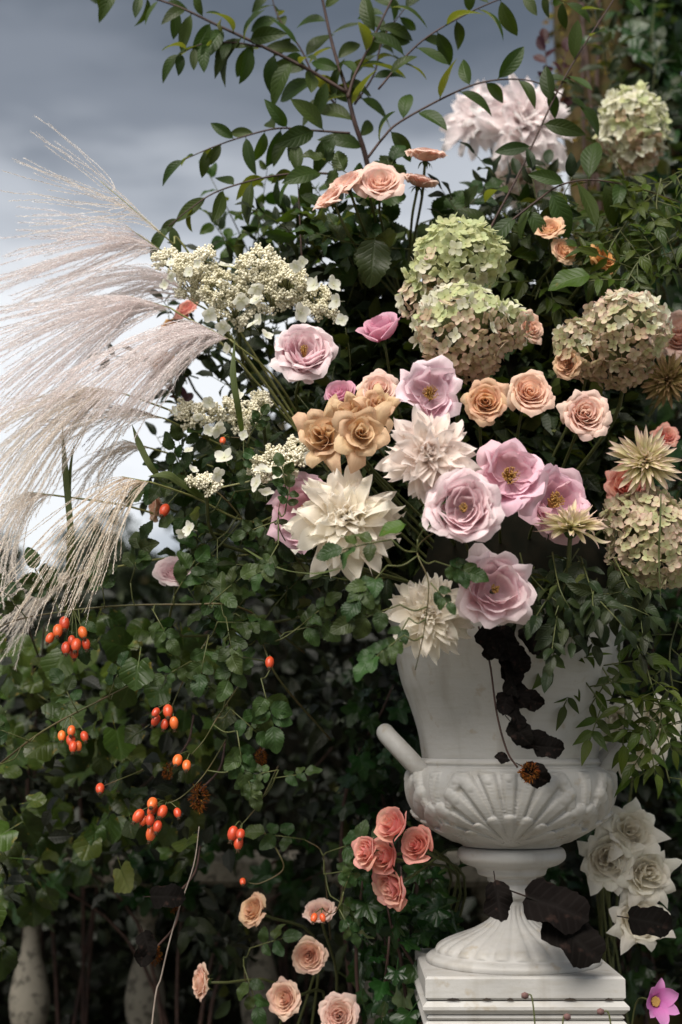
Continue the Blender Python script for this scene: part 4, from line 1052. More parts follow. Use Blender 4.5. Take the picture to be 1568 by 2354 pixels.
# peach spray roses at the top
for i, (x, y, dm, f, lab) in enumerate((
    (873, 412, 112, (-0.05, -1, 0.45), 'peach spray rose facing outward at the middle of the top cluster'),
    (980, 347, 92, (0.10, -0.35, 1), 'peach spray rose standing highest, opened towards the sky'),
    (966, 408, 86, (0.25, -0.35, 1), 'peach spray rose in profile just under the highest one'),
    (790, 415, 96, (-0.5, -0.6, 0.7), 'peach spray rose tilted away on the outer side of the top cluster'),
    (752, 450, 86, (-0.65, -0.5, 0.7), 'lowest peach spray rose of the top cluster, in profile'),
    (836, 402, 64, (-0.35, -0.8, 0.6), 'small peach rose tucked behind the middle rose of the top cluster'))):
    R('spray', 'peach_pink', x, y, dm, (1.94, 2.01, 2.02, 1.95, 1.94, 1.97)[i], f, lab, G2, 20 + i, to=P(930, 700, 2.1))
for i, (x, y, dm, f, m, lab) in enumerate((
    (1118, 922, 98, (-0.05, -1, 0.0), 'apricot', 'apricot spray rose next to the open lilac rose'),
    (1220, 897, 106, (0.02, -1, 0.15), 'peach', 'peach spray rose directly under the green hydrangea'),
    (1349, 949, 112, (0.02, -1, 0.06), 'peach_pink', 'pale peach spray rose hanging alone in the dark gap'),
    (872, 892, 90, (0.10, -1, 0.25), 'peach_pink', 'pale blush spray rose behind the tan roses'),
    (1224, 750, 74, (0.75, -1, 0.1), 'peach', 'peach rose peeping out behind the lower green hydrangea'),
    (1302, 836, 66, (-0.5, -0.8, -0.1), 'apricot', 'brownish peach rose half hidden by the pink tinged hydrangea'),
    (1440, 1112, 96, (-0.2, -1, 0.2), 'coral', 'coral pink rose behind the green centred spiky dahlia'),
    (1532, 1000, 60, (0.0, -1, 0.5), 'coral', 'small red rose beside the green centred spiky dahlia'),
    (1262, 520, 72, (-0.2, -0.8, 0.5), 'apricot', 'apricot rose covered by a drooping leaf'),
    (1300, 574, 66, (0.3, -0.8, 0.2), 'apricot', 'apricot rose among the jasmine leaves'),
    (1390, 590, 76, (0.45, -0.7, 0.4), 'orange', 'apricot orange rose in profile between jasmine leaves'),
    (1560, 765, 120, (-0.3, -1, 0.2), 'peach_pink', 'pale pink rose beside the pink tinged hydrangea'))):
    R('spray', m, x, y, dm, (1.975 if 8 <= i <= 10 else dome(x, y) + (0.06 if i > 2 else 0.02)), f, lab, G3, 40 + i)
for i, (x, y, dm, f, dd, lab) in enumerate((
    (742, 1000, 138, (-0.18, -1, 0.05), -0.03, 'tan rose with pointed petals at the outer end of its cluster'),
    (832, 992, 140, (0.12, -1, -0.02), -0.045, 'tan rose with dark spiral heart against the blush dahlia'),
    (812, 938, 104, (-0.15, -1, 0.35), 0.0, 'smaller tan rose above the two larger ones'),
    (872, 928, 96, (0.25, -1, 0.3), 0.015, 'pale tan rose with folded petals under the blush spray rose'))):
    R('tan', 'tan', x, y, dm, dome(x, y) + dd, f, lab, G4, 60 + i)
for i, (x, y, dm, f) in enumerate(((902, 1897, 78, (-0.75, -0.8, 0.5)), (960, 1945, 74, (-0.55, -0.9, 0.35)), (838, 1958, 70, (-0.8, -0.6, 0.1)), (886, 1970, 78, (-0.75, -0.7, 0.2)), (900, 2042, 86, (-0.75, -0.7, -0.35)))):
    R('bud' if i in (0, 1, 3) else 'cup', 'coral', x, y, dm, 1.98 + 0.012 * i, f, ('coral pink rose at the top of the cluster beside the urn foot', 'coral pink rose nearest the urn bowl', 'coral pink rose at the outer side of its cluster', 'coral pink rose in the middle of its cluster', 'coral pink rose hanging lowest of its cluster')[i], G5, 70 + i, to=COR_BASE)
for i, (x, y, dm, f, m, lab) in enumerate((
    (578, 2090, 72, (-0.8, -0.8, 0.45), 'apricot', 'peach rose turned aside below a lone orange rose hip'),
    (733, 2092, 66, (-0.2, -0.6, 0.9), 'peach_pink', 'pink peach rose with two red rose hips before it'),
    (710, 2198, 72, (-0.1, -1, 0.05), 'peach', 'peach rose facing outward in the dark lower foliage'),
    (456, 2258, 76, (-1.0, -0.45, 0.1), 'peach', 'peach rose seen from the side next to a stone baluster'),
    (650, 2296, 76, (-0.55, -1, 0.1), 'peach', 'peach rose turned slightly aside in the dark lower foliage'),
    (778, 2334, 86, (-0.1, -1, 0.25), 'peach_pink', 'pink peach rose low down, cut by the picture edge'))):
    R('spray', m, x, y, dm, 2.16, f, lab, G6, 80 + i, to=SHRUB_BASE)
for i, (x, y, dm, f, lab) in enumerate((
    (1452, 1908, 122, (0.05, -1, 0.3), 'white rose at the top of the cluster beside the urn foot'),
    (1397, 1976, 128, (-0.2, -1, 0.05), 'white rose nearest the urn foot'),
    (1492, 2012, 124, (0.15, -1, -0.05), 'white rose on the far side of its cluster'),
    (1474, 2110, 132, (0.1, -1, 0.35), 'white rose half covered by a dark leaf'),
    (1448, 1722, 128, (-0.1, -1, -0.2), 'white rose behind the urn handle under jasmine leaves'),
    (1516, 1660, 120, (0.3, -1, 0.2), 'white rose behind the jasmine leaves'),
    (1415, 1655, 80, (-0.5, -1, 0.0), 'white rose in shade at the urn neck'))):
    R('white', 'white', x, y, dm, 2.12 if i < 4 else 2.18, f, lab, G7, 90 + i, to=WHITE_BASE)
for i, (x, y, dm, f, m, d, lab) in enumerate((
    (424, 706, 62, (-0.5, -0.7, 0.5), 'coral', 2.1, 'coral rose showing behind the grass plumes'),
    (394, 752, 60, (-0.3, -0.8, 0.4), 'orange', 2.12, 'orange rose veiled by the mauve grass plume'),
    (376, 832, 58, (-0.2, -0.8, 0.2), 'orange', 2.12, 'orange rose deep behind the mauve grass plume'),
    (350, 1162, 72, (-1, -0.35, 0.05), 'peach', 2.05, 'peach rose in profile beside a red rose hip'),
    (402, 1308, 98, (0.0, -0.8, 0.7), 'blush', 2.02, 'pale blush rose among dark rose leaves'))):
    R('spray', m, x, y, dm, d, f, lab, 'roses on the grassy side', 110 + i)

# ------------------------------------------------------------------ dahlias
dahlia('dinner_wild', 'dahlia_cream', 795, 1196, 276, dome(795, 1196) - .05, (-0.05, -1, 0.30), 'huge cream dahlia with ruffled pointed petals', 1)
dahlia('dinner', 'dahlia_blush', 985, 1046, 226, dome(985, 1040) - .01, (0.05, -1, 0.0), 'blush white dahlia between the tan and pink roses', 2)
dahlia('dinner', 'dahlia_cream', 985, 1412, 214, dome(985, 1420) - .03, (-0.15, -1, 0.12), 'white dahlia hanging at the urn rim behind leaves', 3)
dahlia('dinner', 'dahlia_pink', 1205, 285, 262, 2.42, (0.05, -1, 0.3), 'big soft pink and white dahlia near the mossy trunk', 4)
dahlia('dinner', 'dahlia_pink', 1105, 268, 205, 2.50, (-0.45, -1, 0.35), 'soft white dahlia against the grey sky', 5)
dahlia('dinner', 'dahlia_blush', 1208, 410, 185, 2.50, (0.1, -0.8, -0.5), 'drooping faded dahlia below the pink and white one', 6)
dahlia('cactus', 'cactus', 1482, 1062, 172, dome(1480, 1062) - .03, (-0.05, -1, 0.15), 'spiky cream dahlia with green centre and pink tips', 7)
dahlia('cactus', 'cactus', 1313, 1212, 172, dome(1313, 1210) - .03, (0.05, -0.42, 1), 'spiky cream dahlia in profile before the pink rose', 8)
dahlia('cactus', 'cactus_dull', 1535, 872, 130, dome(1535, 870) + .05, (-0.2, -1, -0.2), 'dull olive spiky dahlia in shade under the hydrangea', 9)

# ------------------------------------------------------------------ hydrangeas
def pal_green(h, dv, r): return 'hyd_lime' if h > 0.42 else ('hyd_cream' if r.random() < 0.5 else 'hyd_lime') if h > 0.2 else 'hyd_pink'
def pal_fade(h, dv, r): return ('hyd_lime' if r.random() < 0.55 else 'hyd_cream') if h > 0.6 else ('hyd_cream' if r.random() < 0.35 else 'hyd_pink') if h > 0.36 else 'hyd_tan'
def pal_pink(h, dv, r): return ('hyd_cream' if r.random() < 0.5 else 'hyd_pink') if h > 0.62 else ('hyd_sage' if r.random() < 0.6 else 'hyd_pink') if h > 0.3 else 'hyd_tan'
def pal_sage(h, dv, r): return 'hyd_sage' if r.random() < 0.62 else 'hyd_pink'
def pal_cream(h, dv, r): return ('hyd_cream' if r.random() < 0.6 else 'hyd_lime') if h > 0.4 else ('hyd_cream' if r.random() < 0.5 else 'hyd_tan')
hydrangea('lime green mophead hydrangea, the upper of two that touch', [(1058, 588, 108, 86, 0), (1010, 640, 78, 62, 0.0), (965, 690, 46, 52, 0.01)], 1.90, 36, pal_green, 1, n=330)
hydrangea('mophead hydrangea fading from lime to pinkish tan, the lower of two that touch', [(1065, 756, 112, 104, 0), (1155, 750, 66, 60, 0.01), (1072, 812, 78, 66, 0.02)], 1.82, 37, pal_fade, 2, n=360)
hydrangea('pink tinged sage mophead hydrangea above the lone peach rose', [(1440, 755, 100, 88, 0), (1340, 800, 62, 72, 0.01), (1420, 820, 84, 70, 0.03)], 1.90, 36, pal_pink, 3, n=350)
hydrangea('sage hydrangea with pink edged florets behind the spiky dahlias', [(1500, 1240, 104, 108, 0), (1445, 1190, 60, 52, -0.01)], 1.94, 37, pal_sage, 4, n=300)
hydrangea('cream hydrangea hanging before the ivy-clad trunk', [(1455, 288, 80, 92, 0), (1462, 345, 58, 56, 0.01)], 2.34, 36, pal_cream, 5, n=260)
def fl(x0, y0, x1, y1, n, seed, lo=26, hi=40):
    r = random.Random(seed); return [(r.uniform(x0, x1), r.uniform(y0, y1), r.uniform(lo, hi)) for _ in range(n)]
lace_panicle('cream lace hydrangea panicle reaching over the grass plumes', [(385, 600, 48, 26, 0), (450, 622, 62, 40, 0), (520, 668, 66, 50, 0.0), (440, 655, 45, 35, 0.02), (540, 720, 56, 34, 0.01)], 1.98, 11,
             [(392, 604, 26), (436, 626, 30), (392, 636, 28), (455, 606, 24), (517, 611, 40), (481, 722, 40), (512, 752, 40), (553, 690, 46), (590, 688, 44), (522, 800, 30), (378, 655, 26), (596, 735, 34)])
lace_panicle('cream lace hydrangea panicle above the pale pink rose', [(600, 610, 62, 46, 0), (660, 650, 58, 48, 0.0), (720, 690, 52, 38, 0.01), (625, 690, 50, 36, 0.015), (752, 716, 30, 22, 0.0), (470, 590, 26, 22, 0.01)], 1.96, 12,
             [(589, 662, 42), (680, 612, 34), (695, 602, 30), (722, 655, 46), (766, 655, 44), (774, 692, 44), (690, 718, 50), (786, 735, 34), (582, 745, 40), (612, 770, 34)])
lace_panicle('cream lace hydrangea panicle below the grass plumes', [(440, 955, 56, 34, 0), (510, 940, 42, 34, 0.0), (560, 965, 46, 40, 0.01), (600, 930, 26, 30, 0.02)], 1.97, 13,
             [(482, 925, 34), (546, 910, 34), (455, 958, 28), (500, 985, 44), (480, 990, 30), (400, 945, 26), (516, 1052, 50), (434, 1035, 26), (590, 960, 24), (560, 1000, 26)])
lace_panicle('cream lace hydrangea panicle beside the tan roses', [(640, 1062, 62, 34, 0), (690, 1030, 34, 30, 0.01), (600, 1085, 36, 30, 0.01), (470, 1115, 40, 28, 0.02)], 1.93, 14,
             [(716, 1052, 38), (606, 1082, 48), (590, 1110, 46), (612, 1132, 40), (500, 1090, 40), (445, 1080, 26), (640, 1095, 28), (436, 1215, 40), (418, 1225, 30)])
# ------------------------------------------------------------------ small flowers at the foot
def anemone():
    d = 1.98; s = 56 * S(d); c = np.array(P(1503, 2302, d)); f = unit((0.35, -0.9, 0.1))
    M4 = facing(c, f, s, 0.4); th = empty('anemone', 'mauve pink anemone with yellow centre beside the pedestal', 'anemone', mat=M4)
    r = np.random.default_rng(9)
    st = dict(l0=1.0, e_in=28, e_out=28, ep=1, mess=0.3, curl=-0.5, w=0.34, pk=0.62, tip=3, cup=0.45, ruffle=0.03)
    for i in range(7):
        v, uv = dahlia_petal(r, 0.7, st); part('petal', mk('petal', v, grid_faces(7, 11), PET['anemone'], uv), th, Matrix.Rotation(i * 0.8976, 4, 'Z') @ Matrix.Translation((0, 0, 0.02 * (i % 2))))
    part('stamens', mk('stamens', *join([(ICO_V * 0.05 + np.array([0.18 * math.sqrt(k / 50) * math.cos(k * 2.4), 0.18 * math.sqrt(k / 50) * math.sin(k * 2.4), 0.14]), [tuple(g) for g in ICO_F]) for k in range(50)]), MT['stamen']), th)
    add_stem(th, M4, c, f, P(1430, 2700, 1.98), 0.0013)
anemone()
for (x, y, bx, lab) in ((1207, 2289, 1240, 'small brown seed head on a thin stalk before the pedestal'), (1304, 2338, 1296, 'low pinkish flower bud on a thin stalk before the pedestal'), (1381, 2326, 1420, 'pinkish flower bud on a thin stalk beside the pedestal corner')):
    d = 1.84; c = np.array(P(x, y, d)); th = empty('flower_bud', lab, 'flower bud', loc=c, group='buds before the pedestal')
    part('bud', mk('bud', ICO_V * 9.5 * S(d) * np.array([1, 1, 0.9]), [tuple(g) for g in ICO_F], solid_mat('bud skin', srgb(120, 88, 84), srgb(84, 62, 60), 0.8, 90)), th)
    e = np.array(P(bx, 2640, d)) - c; e[2] = 0.03 - c[2]
    part('stem', tube('stem', catmull([(0, 0, 0), (e[0] * 0.75, 0, -0.015), tuple(e * np.array([1, 1, 0.25])), tuple(e)], 6), 0.0011, MT['green_stem'], 5), th)
# ------------------------------------------------------------------ cotoneaster branches over the top
CG = 'arching cotoneaster branches above the roses'
B = lambda lab, pts, d, leaf, gap, st, **k: branch('cotoneaster_branch', lab, 'branch', pts, d, 'cotoneaster', leaf * 1.48, gap * 1.0, st * 1.15, group=CG, camw=0.85, up=0.4, **k)
B('thick upright cotoneaster branch with paired stems rising into the sky', [(870, 560, 2.16), (845, 380, 2.12), (815, 280), (796, 205), (765, 105), (735, -30)], 2.10, 84, 30, 6.5, droop=0.15, fwd=0.6, start=0.35, seed=1)
B('dark cotoneaster branch leaning to cross the thick upright one', [(800, 225), (815, 175), (850, 105), (905, -10), (930, -60)], 2.08, 82, 26, 4, droop=0.1, fwd=0.6, seed=2)
B('long cotoneaster branch sloping up across the dark cloud', [(797, 212), (700, 155), (600, 105), (500, 58), (390, 8), (200, -50)], 2.09, 84, 24, 4.4, droop=0.75, fwd=0.3, seed=3)
B('short cotoneaster twig with hanging olive leaves', [(600, 108), (540, 98), (470, 100), (415, 122)], 2.08, 72, 18, 2.2, droop=0.9, fwd=0.4, seed=4)
B('arching cotoneaster branch curving over the soft white dahlias', [(846, 362), (880, 318), (920, 280), (1040, 215), (1120, 187), (1200, 183), (1260, 200), (1330, 240)], 2.04, 80, 46, 3.0, droop=0.45, fwd=0.45, seed=5)
B('straight dark cotoneaster twig crossing before the mossy trunk', [(1100, 580), (1140, 500), (1200, 385), (1300, 175), (1410, 0), (1440, -60)], 2.02, 76, 62, 2.8, droop=0.3, fwd=0.4, seed=6)
B('cotoneaster twig reaching sideways over the pale sky with grey green leaves', [(805, 306), (720, 300), (640, 295), (560, 314), (490, 338), (425, 366)], 2.06, 74, 24, 2.6, droop=0.5, fwd=0.45, seed=7)
B('lowest cotoneaster twig bending down towards the grass plumes', [(775, 400), (690, 398), (600, 410), (500, 440), (440, 478), (388, 520)], 2.06, 82, 34, 2.6, droop=0.7, fwd=0.3, seed=8)
B('cotoneaster twig slanting up to the top of the clouds', [(870, 205), (950, 112), (1030, 55), (1140, 2), (1230, -20), (1300, 5)], 2.05, 74, 30, 2.4, droop=0.4, fwd=0.4, seed=9)
B('reddish cotoneaster twig arching over the apricot roses', [(1160, 520), (1230, 465), (1290, 425), (1370, 414), (1480, 437), (1590, 475)], 1.98, 96, 38, 2.6, droop=0.95, fwd=0.15, seed=10)
B('small cotoneaster shoot with purple stem standing among the rose stems', [(696, 640), (690, 520), (684, 400)], 2.04, 80, 40, 2.2, droop=0.5, fwd=0.2, seed=11, start=0.4)
B('leafy cotoneaster shoot behind the long sloping branch', [(790, 260), (730, 190), (690, 110), (640, 40), (620, -30)], 2.14, 80, 24, 2.6, droop=0.3, fwd=0.4, seed=12)
B('leafy cotoneaster shoot behind the crossing stems', [(815, 240), (860, 170), (880, 90), (930, 20)], 2.14, 80, 26, 2.6, droop=0.3, fwd=0.4, seed=13)

# plum shoots
PG = 'plum leaved shoots'
for i, (pts, lab) in enumerate((([(1260, 330, 2.45), (1262, 230), (1252, 100)], 'dark plum leaved shoot beside the mossy trunk'), ([(1285, 300, 2.47), (1290, 200), (1300, 120)], 'second plum leaved shoot touching the mossy trunk'), ([(430, 960, 2.15), (415, 900), (400, 850)], 'wispy plum shoot behind the lace hydrangea'), ([(1090, 560, 2.2), (1085, 500), (1050, 480)], 'plum leaved shoot behind the upper green hydrangea'))):
    branch('plum_shoot', lab, 'shoot', pts, 2.45 if i < 2 else 2.2, 'plum', 58, 22, 2, group=PG, droop=-0.2, fwd=0.7, seed=i + 20, start=0.3)

# ------------------------------------------------------------------ filler stems between the flowers
FG = 'leafy filler stems between the flowers'
LANDMARKS = [(873, 412, 'the outward facing top spray rose'), (980, 347, 'the highest spray rose'), (760, 440, 'the lowest top spray rose'), (1058, 570, 'the lime green hydrangea'), (1065, 780, 'the fading green hydrangea'), (1430, 775, 'the pink tinged hydrangea'), (1500, 1240, 'the sage hydrangea'), (1455, 295, 'the cream hydrangea'), (1205, 285, 'the big soft dahlia'), (1208, 410, 'the drooping faded dahlia'), (700, 800, 'the pale pink rose'), (990, 902, 'the open lilac rose'), (1118, 922, 'the apricot spray rose'), (1349, 949, 'the lone peach rose'), (742, 1000, 'the tan roses'), (795, 1196, 'the huge cream dahlia'), (985, 1046, 'the blush dahlia'), (985, 1412, 'the rim dahlia'), (1140, 1352, 'the rim rose'), (1280, 1148, 'the half hidden pink rose'), (1482, 1062, 'the green centred dahlia'), (660, 650, 'the upper lace hydrangea'), (450, 640, 'the lace hydrangea over the plumes'), (520, 950, 'the lower lace hydrangea'), (640, 1062, 'the lace hydrangea by the tan roses'), (872, 755, 'the deep pink rosebud'), (1262, 520, 'the leaf covered orange rose'), (1390, 590, 'the orange rose in profile'), (390, 780, 'the mauve grass plume'), (1300, 1440, 'the urn rim'), (1330, 80, 'the mossy trunk'), (620, 1523, 'the single hip on the big briar'), (378, 1173, 'the hip by the profile rose'), (402, 1308, 'the blush rose among rose leaves'), (380, 1650, 'the five hanging hips'), (1535, 872, 'the dull olive dahlia'), (1560, 765, 'the rose next to the pink tinged hydrangea')]
def near(x, y, skip=0):
    return sorted(LANDMARKS, key=lambda q: (q[0] - x) ** 2 + (q[1] - y) ** 2)[skip][2]
USED = set()
def sprig_label(look, l, x, y, ex, ey):
    size = 'long' if l > 165 else 'short'
    way = 'upright' if y - ey > abs(ex - x) * 1.3 else 'drooping' if ey - y > abs(ex - x) * 0.8 else 'sideways'
    for lab in (f'{look} sprig beside {near(ex, ey)}', f'{size} {look} sprig beside {near(ex, ey)}', f'{way} {look} sprig beside {near(ex, ey)}', f'{size} {way} {look} sprig by {near(ex, ey)}', f'{look} sprig between {near(ex, ey)} and {near(ex, ey, 1)}', f'{size} {look} sprig between {near(ex, ey)} and {near(ex, ey, 1)}'):
        if lab not in USED and len(lab.split()) <= 16:
            USED.add(lab); return lab
    return f'{look} sprig beside {near(ex, ey)}'
fr = random.Random(42)
def fillers(n, x0, x1, y0, y1, kind, leaf, d0, d1, label, dirf, L=(120, 200), gap=24, name='foliage_sprig', group=FG, stem='green_stem', camw=0.5, up=0.5, droop=0.2):
    for i in range(n):
        x, y = fr.uniform(x0, x1), fr.uniform(y0, y1); d = fr.uniform(d0, d1)
        if 1360 < x < 1550 and 180 < y < 520 and d < 2.6: d += 0.2
        a = math.radians(fr.gauss(dirf, 38)); l = fr.uniform(*L)
        ex, ey = x + math.cos(a) * l, y - math.sin(a) * l
        bx, by = x - math.cos(a) * l * 0.15, y + math.sin(a) * l * 0.15
        branch(name, sprig_label(label, l, x, y, ex, ey), 'sprig', [(bx, by, d + 0.06), ((x + ex) / 2 + fr.uniform(-15, 15), (y + ey) / 2 + fr.uniform(-15, 15), d), (ex, ey, d - 0.02 + fr.uniform(-0.03, 0.03))], d, kind, leaf, gap, 1.9, group=group, droop=droop, fwd=0.55, seed=fr.randint(0, 9999), stem=stem, camw=camw, up=up)
fillers(20, 560, 900, 580, 760, 'dark_leaf', 74, 2.08, 2.24, 'green leafy', 100)
fillers(6, 560, 720, 520, 620, 'bright_leaf', 60, 2.16, 2.3, 'light green leafy', 110)
fillers(12, 800, 1010, 500, 660, 'rose_leaf', 82, 2.0, 2.14, 'blue green rose leaf', 100)
fillers(14, 1040, 1330, 470, 640, 'dark_leaf', 78, 2.08, 2.3, 'dark leafy', 80)
fillers(18, 1330, 1570, 120, 520, 'dark_leaf', 66, 2.35, 2.7, 'shaded leafy', 90)
fillers(12, 1200, 1560, 520, 720, 'dark_leaf', 80, 2.0, 2.2, 'dark glossy', 60)
fillers(16, 560, 930, 740, 1120, 'dark_leaf', 74, 2.06, 2.22, 'deep shaded leafy', 110)
fillers(24, 400, 660, 760, 1200, 'dark_leaf', 66, 2.10, 2.3, 'dim green leafy', 130)
fillers(16, 950, 1500, 860, 1300, 'dark_leaf', 70, 2.14, 2.26, 'blackish leafy', 60)
fillers(26, 1180, 1450, 1280, 1400, 'dark_leaf', 72, 1.74, 1.92, 'hanging dark leafy', -70, L=(70, 170), droop=0.6)  # extra sprigs added to block light; dark leaf colour carries rim shade
fillers(16, 580, 1000, 1080, 1340, 'dark_leaf', 70, 1.95, 2.1, 'deep green leafy', 120)
fillers(20, 430, 780, 1080, 1480, 'rose_leaf', 62, 2.0, 2.16, 'dense blue green rose leaf', 110, L=(90, 160), gap=18)
# jasmine with pinnate leaves
JG = 'trailing jasmine stems'
def jasmine(lab, pts, d, n, seed, L=70):
    r = random.Random(seed); w = catmull(world_pts(pts, d), 8); base = w[0]
    th = empty('jasmine_sprig', lab, 'jasmine', loc=base, group=JG)
    part('stem', tube('stem', w - base, 0.0012, MT['green_stem'], 5), th)
    for i in range(n):
        k = int((i + 0.6) / n * (len(w) - 1)); t = unit(w[min(k + 1, len(w) - 1)] - w[max(k - 1, 0)])
        sv = unit(np.cross(t, CAMV)) * (1 if i % 2 else -1)
        dv = unit(t * 0.4 + sv * 0.9 + np.array([r.gauss(0, .25), r.gauss(-0.15, .3), r.gauss(-0.1, .25)]))
        pinnate(th, base, w[k], dv, UP * 0.5 + CAMV * 0.6 + np.array([r.gauss(0, .3), 0, r.gauss(0, .3)]), L * S(d) * r.uniform(0.8, 1.25), 'jasmine', 2, r, 0.62)
jasmine('bright jasmine stem trailing beside the urn handle', [(1330, 1430, 1.98), (1400, 1560), (1460, 1640), (1510, 1700), (1540, 1800)], 1.94, 13, 1, 84)
jasmine('jasmine stem with long leaflets across the urn neck', [(1250, 1440, 1.98), (1290, 1500), (1340, 1560), (1400, 1640)], 1.93, 6, 2, 78)
jasmine('jasmine spray hanging over the white roses by the urn', [(1470, 1480, 1.98), (1500, 1580), (1520, 1650), (1480, 1720)], 1.92, 9, 3, 84)
jasmine('jasmine stem in deep shade beside the urn neck', [(1560, 1420, 2.05), (1540, 1500), (1550, 1600), (1575, 1680)], 2.02, 8, 4)
jasmine('bright jasmine stem arching above the pink tinged hydrangea', [(1568, 400, 2.02), (1480, 470), (1420, 540), (1380, 620)], 1.98, 13, 5, 84)
jasmine('bright jasmine stem beside the pale pink rose', [(1590, 520, 2.02), (1530, 560), (1470, 600), (1440, 650)], 1.96, 12, 6, 84)
jasmine('jasmine tip rising at the top of the hydrangea', [(1568, 640, 1.98), (1540, 560), (1510, 480), (1520, 410)], 1.97, 10, 7, 74)
jasmine('jasmine stem dangling under the cream hydrangea', [(1480, 420, 2.1), (1430, 500), (1390, 560), (1330, 600)], 2.05, 12, 8, 80)
jasmine('jasmine stem deep behind the apricot roses', [(1420, 480, 2.1), (1340, 540), (1260, 620), (1230, 690)], 2.08, 12, 9, 86)
# single pale leaves that stand out
def lone(lab, px, py, d, kind, size, ang, nrm=(0, -0.7, 0.6), name='leaf', cat='leaf'):
    a = math.radians(ang); p = np.array(P(px, py, d))
    return single(name, pick(kind), lab, cat, mat=frame(p, (math.cos(a), -0.15, math.sin(a)), nrm, size * S(d)))
# rose leaves by hand: compound leaves on briar canes
RGp = 'briar canes with rose leaves and hips'
HIPV, HIPF = lathe_arrays([(0.02, 0.52), (0.18, 0.47), (0.31, 0.3), (0.36, 0.05), (0.33, -0.2), (0.22, -0.42), (0.10, -0.52), (0.02, -0.53)], 14)
HIP = mk('rose_hip', HIPV, HIPF, MT['hip'])
tipv, tipf = join([lathe_arrays([(0.10, -0.5), (0.11, -0.58), (0.05, -0.6)], 8)] + [tube_arrays(np.array([(0, 0, -0.56), (0.12 * math.cos(a), 0.12 * math.sin(a), -0.70)]), [0.03, 0.01], 4) for a in np.arange(5) * 1.2566])
HIPT = mk('hip_tip', tipv, tipf, MT['hip_tip'])
def briar(lab, pts, d, leaves, hips, seed, stem_px=3.0, size=100, thorny=True, hip_px=31):
    """leaves: (px, py, angle deg, size px) of compound leaves; hips: (px, py) of each hip."""
    r = random.Random(seed); w = catmull(world_pts(pts, d), 8); base = w[0]
    th = empty('briar_cane', lab, 'briar', loc=base, group=RGp)
    part('cane', tube('cane', w - base, np.linspace(stem_px, stem_px * 0.5, len(w)) * S(d), MT['cane'], 6), th)
    for (px, py, ang, sz) in leaves:
        p0 = np.array(P(px, py, d - r.uniform(0.0, 0.03)))
        a = math.radians(ang); dv = np.array([math.cos(a), r.uniform(-0.35, 0.1), math.sin(a)])
        k = np.argmin(np.linalg.norm(w - p0, axis=1))
        if np.linalg.norm(w[k] - p0) > 0.008: part('leaf_stalk', tube('leaf_stalk', catmull([w[k] - base, (w[k] + p0) / 2 - base + np.array([0, 0, -0.006]), p0 - base], 3), 0.0011, MT['green_stem'], 4), th)
        pinnate(th, base, p0, dv, UP * 0.45 + CAMV * 0.7 + np.array([r.gauss(0, .25), 0, r.gauss(0, .25)]), sz * S(d), 'rose_leaf', r.choice((2, 2, 3)), r, 0.52)
    if hips:
        hub = np.mean([np.array(P(x, y, d - 0.03)) for x, y in hips], axis=0)
        k = np.argmin(np.linalg.norm(w - hub, axis=1)); j = w[k]
        for (x, y) in hips:
            c = np.array(P(x, y, d - 0.035 - r.uniform(0, 0.02)))
            up = unit(j - c + np.array([r.gauss(0, .01), r.gauss(0, .02), 0.03])); up = unit(up + np.array([0, 0, 0.25]))
            h = part('rose_hip', HIP, th, facing(c - base, up, hip_px * S(d) * r.uniform(0.74, 1.12), r.uniform(0, 6)))
            part('hip_tip', HIPT, h, Matrix.Translation((0, 0, 0.22)) @ Matrix.Diagonal((1.4, 1.4, 1.4, 1)))
            s0 = c + up * 0.5 * hip_px * S(d)
            part('hip_stalk', tube('hip_stalk', catmull([s0 - base, (s0 + j) / 2 - base + up * 0.006, j - base], 4), 0.0008, MT['green_stem'], 4), th)
    return th
briar('briar cane with a single red hip and large blue green leaves', [(760, 1700, 2.2), (640, 1560), (600, 1470), (560, 1420)], 2.0, [(655, 1455, 15, 120), (600, 1560, -75, 110), (560, 1480, -110, 95), (610, 1520, 170, 80), (690, 1440, 40, 80)], [(620, 1523)], 1)
briar('briar cane with dense blue green leaves below the lace hydrangeas', [(720, 1400, 2.2), (600, 1250, 2.05), (520, 1150), (440, 1090)], 2.0, [(540, 1130, 10, 105), (500, 1240, -90, 110), (450, 1300, -60, 110), (440, 1110, 120, 90), (590, 1190, -50, 90), (420, 1100, 200, 90), (480, 1180, 190, 80)], [(378, 1173)], 2)
briar('briar cane with drooping leaves at the foot of the grass', [(700, 1500, 2.2), (560, 1400, 2.0), (420, 1390), (240, 1395), (60, 1420), (-20, 1450)], 1.98, [(300, 1340, 75, 100), (240, 1385, 100, 85), (130, 1390, 120, 95), (400, 1370, 60, 95), (480, 1390, 40, 100), (180, 1400, -80, 85), (350, 1400, -60, 80), (60, 1420, 130, 90), (520, 1420, -80, 90)], [(115, 1467), (133, 1450), (190, 1454), (165, 1473), (152, 1490), (175, 1483), (198, 1481), (170, 1500), (148, 1433)], 3)
briar('briar cane with five hips hanging below a round leaf', [(560, 1390, 2.2), (500, 1440, 2.05), (440, 1530), (410, 1590), (395, 1625)], 2.0, [(480, 1460, -100, 95), (440, 1520, -150, 70), (500, 1430, 0, 90), (540, 1410, -30, 80)], [(358, 1638), (386, 1635), (358, 1656), (379, 1665), (400, 1662)], 4, 2.4)
briar('slanting briar cane with six small hips', [(-30, 1780, 2.06), (100, 1680), (250, 1600), (290, 1580), (330, 1560)], 2.02, [(60, 1700, 160, 110), (20, 1750, 200, 100), (180, 1640, 120, 80), (250, 1600, 70, 70)], [(142, 1692), (164, 1680), (194, 1693), (163, 1702), (168, 1717), (180, 1715)], 5, 2.6)
